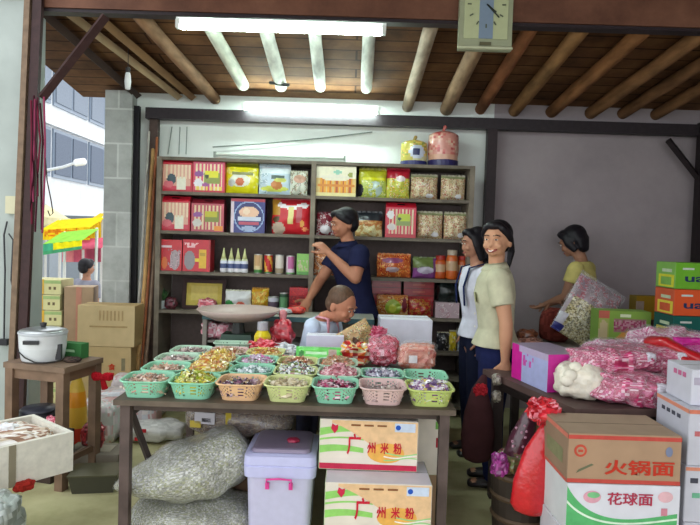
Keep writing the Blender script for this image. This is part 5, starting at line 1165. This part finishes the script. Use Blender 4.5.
# bags hanging at the table edge
p = at(537, 412, 2.76)
t = thing('red_plastic_bag', 'bright red plastic bag hanging from the right table corner', 'plastic bag', (p.x+.0, 2.74, .30))
HB = RT+.0-.30
MB().loft([(-.01, 0, .02), (.0, 0, .12), (.02, -.0, .26), (.05, 0, .38), (.055, .02, HB-.04)], [(.1, .05), (.1, .055), (.075, .045), (.035, .03), (.02, .02)], '#c81c28', n=20).build('bag_body', 'foil', t, smooth=True)
MB().blob(.13, .1, .1, ['#c81c2c', '#e03040', '#a01420', '#e88090'], 131, amp=.35, fr=5, T=Matrix.Translation((.02, 0, HB-.05)), flat=False).build('crumpled_top', 'foil', t)
p = at(524, 440, 2.9)
t = thing('clear_spotted_bag', 'dark clear bag of purple candies hanging left of the red plastic bag', 'bag', (p.x, 2.93, .47))
MB().loft([(-.03, 0, 0), (.0, 0, .08), (.03, 0, .2), (.05, 0, .26)], [(.06, .05), (.065, .05), (.035, .03), (.015, .015)], '#4c2434', n=18).build('bag_body', 'foil', t, smooth=True)
rnd = random.Random(9)
for k in range(12): MB().ell((rnd.uniform(-.06, .05), -.05, rnd.uniform(.0, .18)), (.007, .004, .007), '#b88ca0', n=6, m=4).build('candy', 'matte', t)
p = at(524, 500, 2.85)
t = thing('woven_basket', 'dark woven basket of bags under the hanging red bag', 'basket', (p.x+.01, 2.93, 0))
mb = MB()
mb.lathe([(.1, 0), (.125, .02), (.15, .4), (.145, .4), (.12, .03), (0, .02)], '#2e2620', 24); mb.build('basket_body', 'wood', t)
for z in (.1, .2, .3, .4): MB().lathe([(.13+.05*z, z-.012), (.136+.05*z, z), (.13+.05*z, z+.012)], '#4c3c2c', 24).build('woven_band', 'wood', t)
o = MB().blob(.2, .18, .1, ['#6c7448', '#7c6c48', '#8c3c4c', '#5c5438'], 133, amp=.3).build('green_bag', 'foil', None, (p.x, 2.92, .4)); tag(o, 'olive green bag on the woven basket', 'bag')
o = MB().blob(.07, .07, .1, ['#8c2c7c', '#a03c90', '#6c2060'], 134, amp=.3).build('purple_bag', 'foil', None, (p.x-.12, 2.86, .405)); tag(o, 'small purple bag at the left rim of the woven basket', 'bag')
p = at(487, 420, 3.3)
t = thing('maroon_cloth_bag', 'long dull maroon cloth bag hanging from the corner of the right table', 'bag', (p.x-.02, 3.42, .27))
MB().loft([(0, 0, .04), (0, 0, .15), (.0, 0, .28), (.0, 0, .40), (.02, 0, .47)], [(.085, .05), (.095, .055), (.08, .05), (.045, .035), (.02, .02)], '#43282a', n=20).build('bag_body', 'cloth', t, smooth=True)
MB().blob(.07, .05, .06, ['#8c1c24', '#a02830'], 135, amp=.3, T=Matrix.Translation((.0, -.03, .38)), flat=False).build('red_knot', 'cloth', t)
for k, (a, b, lab) in enumerate(((500, 383, 'small pale bag tied under the right table corner, upper'), (500, 400, 'small pale bag tied under the right table corner, lower'))):
    p = at(a, b, 3.32); o = MB().blob(.05, .05, .06, ['#8c8478', '#a09888', '#6c645c'], 136+k, amp=.2, flat=False).build('pale_bag', 'foil', None, (p.x, 3.4, p.z-.03), smooth=True); tag(o, lab, 'bag')

# ------------------------------------------------------------------ people
def organic(mb, name, mat, parent, voxel, col, iters=3):
    o = mb.build(name, mat, parent)
    md = o.modifiers.new('r', 'REMESH'); md.mode = 'VOXEL'; md.voxel_size = voxel
    md = o.modifiers.new('s', 'SMOOTH'); md.factor = .5; md.iterations = iters
    bake(o); me = o.data
    for a_ in list(me.color_attributes): me.color_attributes.remove(a_)
    ca = me.color_attributes.new('Col', 'FLOAT_COLOR', 'CORNER'); c = lin(col)
    ca.data.foreach_set('color', [c[0], c[1], c[2], 1.0]*len(ca.data))
    me.polygons.foreach_set('use_smooth', [True]*len(me.polygons))
    me.materials.clear(); me.materials.append(M[mat]); return o

def figure(label, loc, rotz, H, top, bottom, skin='#b88468', hair='#17141a', lean=(0, 0), headyaw=0, headpitch=0, headroll=0, arms=None, legs=None,
           sleeve=.62, hem=.50, hair_style='short', shoe='#2c2828', drop=(0, 0), hs=1.0, build=1.0, grin=False, bottom_len=1.0, collar=True, group=None, lips='#a05850'):
    t = thing('person', label, 'person', loc, rotz, group)
    def L(p):
        p = Vector(p)
        if p.z > .53: k = (p.z-.53)/.47; p = Vector((p.x+lean[0]*k, p.y+lean[1]*k, p.z))
        return p*H
    B = build
    tor = [(0, 0, .47), (0, 0, .53), (0, .002, .60), (0, .0, .66), (0, -.004, .73), (0, .0, .78), (0, .004, .812), (0, .004, .828)]
    rad = [(.078*B, .058*B), (.092*B, .064*B), (.080*B, .054*B), (.084*B, .058*B), (.097*B, .066*B), (.104*B, .058*B), (.085*B, .044*B), (.045*B, .034*B)]
    A = {'L': ((.102*B, .004, .795), (.128*B, .012, .625), (.13*B, -.03, .487)), 'R': ((-.102*B, .004, .795), (-.128*B, .012, .625), (-.13*B, -.03, .487))}
    if arms:
        for k, v in arms.items(): A[k] = (A[k][0], v[0], v[1])
    G = {'L': ((.050, 0, .50), (.054, -.008, .285), (.054, .006, .045)), 'R': ((-.050, 0, .50), (-.054, -.008, .285), (-.054, .006, .045))}
    if legs:
        for k, v in legs.items(): G[k] = (G[k][0], v[0], v[1])
    # ---- head frame
    nk = L((0, .004, .84)) + Vector((0, -drop[0]*H, -drop[1]*H)); HM = Matrix.Translation(nk) @ Matrix.Rotation(headyaw, 4, 'Z') @ Matrix.Rotation(headroll, 4, 'Y') @ Matrix.Rotation(headpitch, 4, 'X') @ Matrix.Scale(H*hs, 4)
    hp = lambda x, y, z: (x, y, z-.84)
    mb = MB()
    mb.loft([L(p) for p in tor], [(a*H, b*H) for a, b in rad], n=24)
    mb.loft([L((0, .006, .81)), L((0, .002, .845)), HM @ Vector((0, -.002, .045))], [.034*H, .030*H, .030*H*hs], n=14)
    mb.ell(hp(0, .003, .940), (.046, .057, .056), n=24, m=18, T=HM)
    mb.ell(hp(0, -.016, .912), (.039, .041, .044), n=20, m=14, T=HM)          # jaw and face
    mb.ell(hp(0, -.046, .888), (.016, .012, .012), n=12, m=8, T=HM)           # chin
    for s in (-1, 1):
        mb.ell(hp(s*.022, -.044, .912), (.014, .012, .013), n=12, m=8, T=HM)  # cheeks
        mb.ell(hp(s*.046, .006, .920), (.006, .013, .018), n=12, m=8, T=HM)   # ears
        mb.ell(hp(s*.017, -.050, .946), (.013, .008, .006), n=10, m=6, T=HM)  # brow ridge
    mb.loft([hp(0, -.052, .938), hp(0, -.057, .920), hp(0, -.060, .913)], [(.004, .004), (.006, .006), (.008, .0055)], n=10, T=HM)
    for k, (sh, el, wr) in A.items():
        sh, el, wr = L(sh), L(el), L(wr) if wr[2] > .53 else L(wr)
        q = B**.5
        mb.loft([sh, sh.lerp(el, .5), el], [.034*H*q, .030*H*q, .024*H*q], n=14)
        mb.loft([el, el.lerp(wr, .35), wr], [.025*H*q, .024*H*q, .0155*H*q], n=14)
        d = (wr-el).normalized(); sd = Vector((0, 1, 0)) if abs(d.y) < .8 else Vector((1, 0, 0))
        u = (sd-d*sd.dot(d)).normalized(); w = d.cross(u)
        if w.dot(Vector((1 if k == 'L' else -1, 0, 0))) < 0: w = -w      # w points outwards: back of the hand
        pe = wr + d*.052*H
        mb.loft([wr-d*.005*H, wr+d*.02*H, pe], [(.016*H, .013*H), (.023*H, .012*H), (.022*H, .010*H)], side=u, n=12)
        for j, (o_, ln) in enumerate(((-.0165, .036), (-.0055, .043), (.0055, .040), (.0165, .031))):
            b0_ = pe + u*o_*H - d*.006*H
            mb.loft([b0_, b0_+(d*.55+u*o_*4-w*.12)*ln*H, b0_+(d*.95+u*o_*6-w*.5)*ln*H], [.0062*H, .0058*H, .005*H], n=8)
        th = wr + d*.016*H - u*.018*H
        mb.loft([th, th+(d*.6-u*.7-w*.25)*.026*H, th+(d*1.2-u*.85-w*.5)*.034*H], [.0085*H, .0075*H, .006*H], n=8)
    for k, (hp_, kn, an) in G.items():
        hp_, kn, an = L(hp_), L(kn), L(an)
        mb.loft([hp_, hp_.lerp(kn, .4), kn], [.044*H, .040*H, .032*H], n=14)
        mb.loft([kn, kn.lerp(an, .35), an], [.032*H, .031*H, .019*H], n=14)
        mb.loft([an+Vector((0, .012*H, -.022*H)), an+Vector((0, -.075*H, -.028*H))], [(.024*H, .016*H), (.026*H, .011*H)], n=12, side=(1, 0, 0))
    organic(mb, 'body', 'skin', t, .0065*min(1, H/1.4), skin, 2)
    # ---- clothes
    e = .012
    mb = MB(); zs = [p for p in tor if p[2] >= hem-.02]
    pts = [L((0, 0, hem))] + [L(p) for p, r_ in zip(tor, rad) if p[2] > hem+.01]
    rr = [((.105*B+e)*H, (.078*B+e)*H)] + [((a+e)*H, (b+e)*H) for (p, (a, b)) in zip(tor, rad) if p[2] > hem+.01]
    rr[-1] = ((.050)*H, (.045)*H)
    mb.loft(pts, rr, n=26, cap=False)
    for k, (sh, el, wr) in A.items():
        sh, el, wr = L(sh), L(el), L(wr); q = B**.5
        if sleeve <= 1: en = sh.lerp(el, sleeve); mb.loft([sh, sh.lerp(en, .5), en], [.044*H*q, .043*H*q, .042*H*q], n=16, cap=False)
        else:
            en = el.lerp(wr, sleeve-1); mb.loft([sh, sh.lerp(el, .5), el, en], [.043*H*q, .040*H*q, .036*H*q, .028*H*q], n=16)
        mb.ell(tuple(sh), (.044*H*q, .042*H*q, .04*H*q), n=14, m=10)
    shirt = organic(mb, 'shirt', 'cloth', t, .0085*min(1, H/1.4), top, 3)
    if collar:
        mb = MB(); c = L((0, .002, .838)); n = 20; vs = []
        for (rx, ry, z) in ((.046, .042, -.012), (.043, .040, .008), (.050, .047, -.006), (.056, .052, -.016)):
            for k in range(n): a = 2*PI*k/n; vs.append((c.x+rx*H*math.cos(a), c.y+ry*H*math.sin(a)-.004*H, c.z+z*H + (.006*H*math.sin(a))))
        mb.add(vs, [(j*n+k, j*n+(k+1)%n, (j+1)*n+(k+1)%n, (j+1)*n+k) for j in range(3) for k in range(n)], top); mb.build('collar', 'cloth', shirt, smooth=True, solid=.003)
    mb = MB(); mb.loft([L((0, 0, .605)), L((0, 0, .53)), L((0, .002, .475))], [((.080*B+.004)*H, (.056*B+.004)*H), ((.094*B+.008)*H, (.068*B+.006)*H), ((.095*B)*H, (.072*B)*H)], n=24, cap=False)
    for k, (hp_, kn, an) in G.items():
        hp_, kn, an = L(hp_), L(kn), L(an); an2 = kn.lerp(an, bottom_len)
        mb.loft([hp_, hp_.lerp(kn, .4), kn, kn.lerp(an2, .5), an2], [.060*H, .057*H, .046*H, .040*H, .036*H], n=16)
    organic(mb, 'trousers', 'cloth', t, .0085*min(1, H/1.4), bottom, 3)
    for k, (hp_, kn, an) in G.items():
        an = L(an); mb = MB(); mb.loft([an+Vector((0, .014*H, -.028*H)), an+Vector((0, -.03*H, -.028*H)), an+Vector((0, -.082*H, -.033*H))], [(.029*H, .020*H), (.031*H, .019*H), (.028*H, .013*H)], shoe, n=14, side=(1, 0, 0))
        mb.build('shoe', 'plastic', t, smooth=True)
    # ---- hair
    mb = MB()
    mb.ell(hp(0, .014, .953), (.0505, .056, .051), n=28, m=18, T=HM)
    mb.ell(hp(0, .030, .925), (.046, .038, .045), n=20, m=12, T=HM)
    if hair_style != 'buzz':
        for s in (-1, 1): mb.loft([hp(s*.030, -.034, .975), hp(s*.045, -.014, .955), hp(s*.047, .012, .93)], [(.012, .014), (.011, .016), (.009, .016)], n=10, T=HM)
        mb.ell(hp(.0, -.026, .982), (.034, .030, .017), n=18, m=10, T=HM)
    if hair_style == 'ponytail':
        mb.ell(hp(0, .066, .945), (.018, .02, .018), n=12, m=8, T=HM)
        mb.loft([hp(0, .07, .945), hp(.004, .112, .93), hp(.006, .130, .88), hp(0, .120, .82)], [.013, .017, .015, .007], n=10, T=HM)
    if hair_style in ('long', 'bob'):
        zl = .86 if hair_style == 'long' else .885
        mb.loft([hp(0, .024, .96), hp(0, .034, .92), hp(0, .030, zl)], [(.052, .040), (.054, .036), (.045, .022)], n=18, T=HM)
        for s in (-1, 1): mb.loft([hp(s*.042, -.012, .96), hp(s*.049, -.008, .92), hp(s*.046, .004, zl)], [(.013, .02), (.012, .02), (.008, .014)], n=10, T=HM)
    organic(mb, 'hair', 'hair', t, .0075*min(1, H/1.4), hair, 2)
    # ---- face
    for s in (-1, 1):
        ey = MB(); ey.ell(hp(s*.0175, -.0545, .934), (.0068, .004, .0026), '#d8d0c8', n=12, m=8, T=HM); ey = ey.build('eye', 'plastic', t, smooth=True)
        MB().ell(hp(s*.0175, -.0575, .934), (.0034, .0022, .0027), '#181210', n=10, m=6, T=HM).build('iris', 'plastic', ey, smooth=True)
        MB().loft([hp(s*.008, -.0585, .9475), hp(s*.018, -.060, .9505), hp(s*.029, -.053, .947)], [.0017]*3, hair, n=6, T=HM).build('eyebrow', 'hair', t)
    if grin:
        m_ = MB().loft([hp(-.016, -.052, .8985), hp(-.007, -.0600, .893), hp(.007, -.0600, .893), hp(.016, -.052, .8985)], [(.0042, .0058)]*4, lips, side=(0, 0, 1), n=8, T=HM).build('mouth', 'skin', t, smooth=True)
        MB().loft([hp(-.010, -.0590, .8965), hp(-.004, -.0635, .894), hp(.004, -.0635, .894), hp(.010, -.0590, .8965)], [(.0024, .0028)]*4, '#f0ece4', side=(0, 0, 1), n=8, T=HM).build('teeth', 'plastic', m_)
    else:
        MB().loft([hp(-.015, -.0535, .896), hp(0, -.0605, .895), hp(.015, -.0535, .896)], [(.0026, .003)]*3, lips, side=(0, 0, 1), n=8, T=HM).build('mouth', 'skin', t, smooth=True)
    return t, L, HM, shirt

# the smiling woman at the right end of the long table
px_, Yw = 494, 3.95
t, L, HM, sh = figure('smiling woman with a ponytail in a pale olive short sleeved shirt and navy trousers', (xat(493, 420, 3.8), 3.82, 0), R(-100), 1.615, '#c2c0a4', '#20264c',
    lean=(0, -.015), headyaw=R(66), headpitch=R(4), headroll=R(0), hair_style='ponytail', grin=True, sleeve=.62, hem=.535, build=1.02, skin='#c79474', hs=1.06, shoe='#241c20',
    arms={'L': ((.135, .03, .635), (.13, .03, .495)), 'R': ((-.12, .02, .64), (-.10, .01, .50))})
MB().loft([L((.05, -.075, .70)), L((.05, -.079, .735))], [(.03, .004)]*2, '#a8a880', n=4, cap=False).build('shirt_pocket', 'cloth', sh)
for z in (.60, .65, .70, .75): MB().ell(tuple(L((0, -.0775-.0 , z))), (.006, .004, .006), '#e0dcc8', n=8, m=6).build('button', 'plastic', sh)
# the woman behind her
t, L, HM, sh = figure('dark haired woman in a white T-shirt with navy straps behind the smiling woman', (xat(475, 400, 4.35), 4.38, 0), R(-82), 1.60, '#cfd0dc', '#1c2034',
    lean=(0, -.02), headpitch=R(8), hair_style='long', sleeve=.42, hem=.52, build=.93, skin='#a87860', collar=False,
    arms={'L': ((.12, .03, .635), (.115, .0, .52)), 'R': ((-.12, .03, .635), (-.115, .0, .52))})
for s in (-1, 1): MB().loft([L((s*.055, -.074, .66)), L((s*.055, -.078, .74)), L((s*.055, -.05, .822)), L((s*.055, .02, .842)), L((s*.05, .07, .78)), L((s*.045, .068, .66))], [(.016, .005)]*6, '#20284c', n=8).build('strap', 'cloth', sh, smooth=True)
# the man behind the counter
t, L, HM, sh = figure('man in a navy polo shirt raising his left hand to his mouth', (xat(358, 320, 4.99), 4.99, 0), R(-66), 1.74, '#20233f', '#20222c',
    lean=(0, -.10), headyaw=R(-4), headpitch=R(14), hair_style='short', sleeve=.6, hem=.50, build=1.08, skin='#a87258',
    arms={'L': ((.14, -.05, .685), (.05, -.12, .79)), 'R': ((-.12, -.12, .66), (-.05, -.22, .572))})
# the small boy
t, L, HM, sh = figure('small boy in a pale blue shirt with pink straps bending over the white carton', (xat(309, 340, 4.24), 4.27, 0), R(64), 1.14, '#c4d0e4', '#5c5c78',
    lean=(0, -.17), headyaw=R(-8), headpitch=R(26), hair_style='buzz', hair='#5c4434', sleeve=1.3, hem=.48, hs=1.5, drop=(.05, .045), build=1.3, skin='#b87c60', shoe='#c8c8cc', collar=False,
    arms={'L': ((.12, -.10, .66), (.06, -.24, .64)), 'R': ((-.13, -.03, .68), (-.09, -.16, .60))})
for s in (-1, 1): MB().loft([L((s*.055, -.09, .62)), L((s*.058, -.088, .74)), L((s*.055, -.045, .832)), L((s*.055, .03, .842)), L((s*.05, .078, .76)), L((s*.045, .072, .62))], [(.020, .006)]*6, '#d89aa8', n=8).build('strap', 'cloth', sh, smooth=True)
# the woman at the right rear
t, L, HM, sh = figure('woman in a yellow top with bowed dark haired head by the back wall', (xat(584, 330, 5.2), 5.2, 0), R(-128), 1.64, '#d0c478', '#3c3840',
    lean=(0, -.05), headpitch=R(26), hair_style='bob', hs=1.14, sleeve=.5, hem=.52, build=.92, skin='#9c7058', collar=False,
    arms={'L': ((.12, -.05, .65), (.09, -.17, .60)), 'R': ((-.12, -.05, .65), (-.07, -.18, .60))})
# passer-by outside behind the tall carton
t, L, HM, sh = figure('passer-by with short dark hair outside behind the tall brown carton', (xat(86, 330, 6.3), 6.3, -.06), R(150), 1.27, '#8c8c98', '#40404c', hair_style='short', skin='#a87860', collar=False)
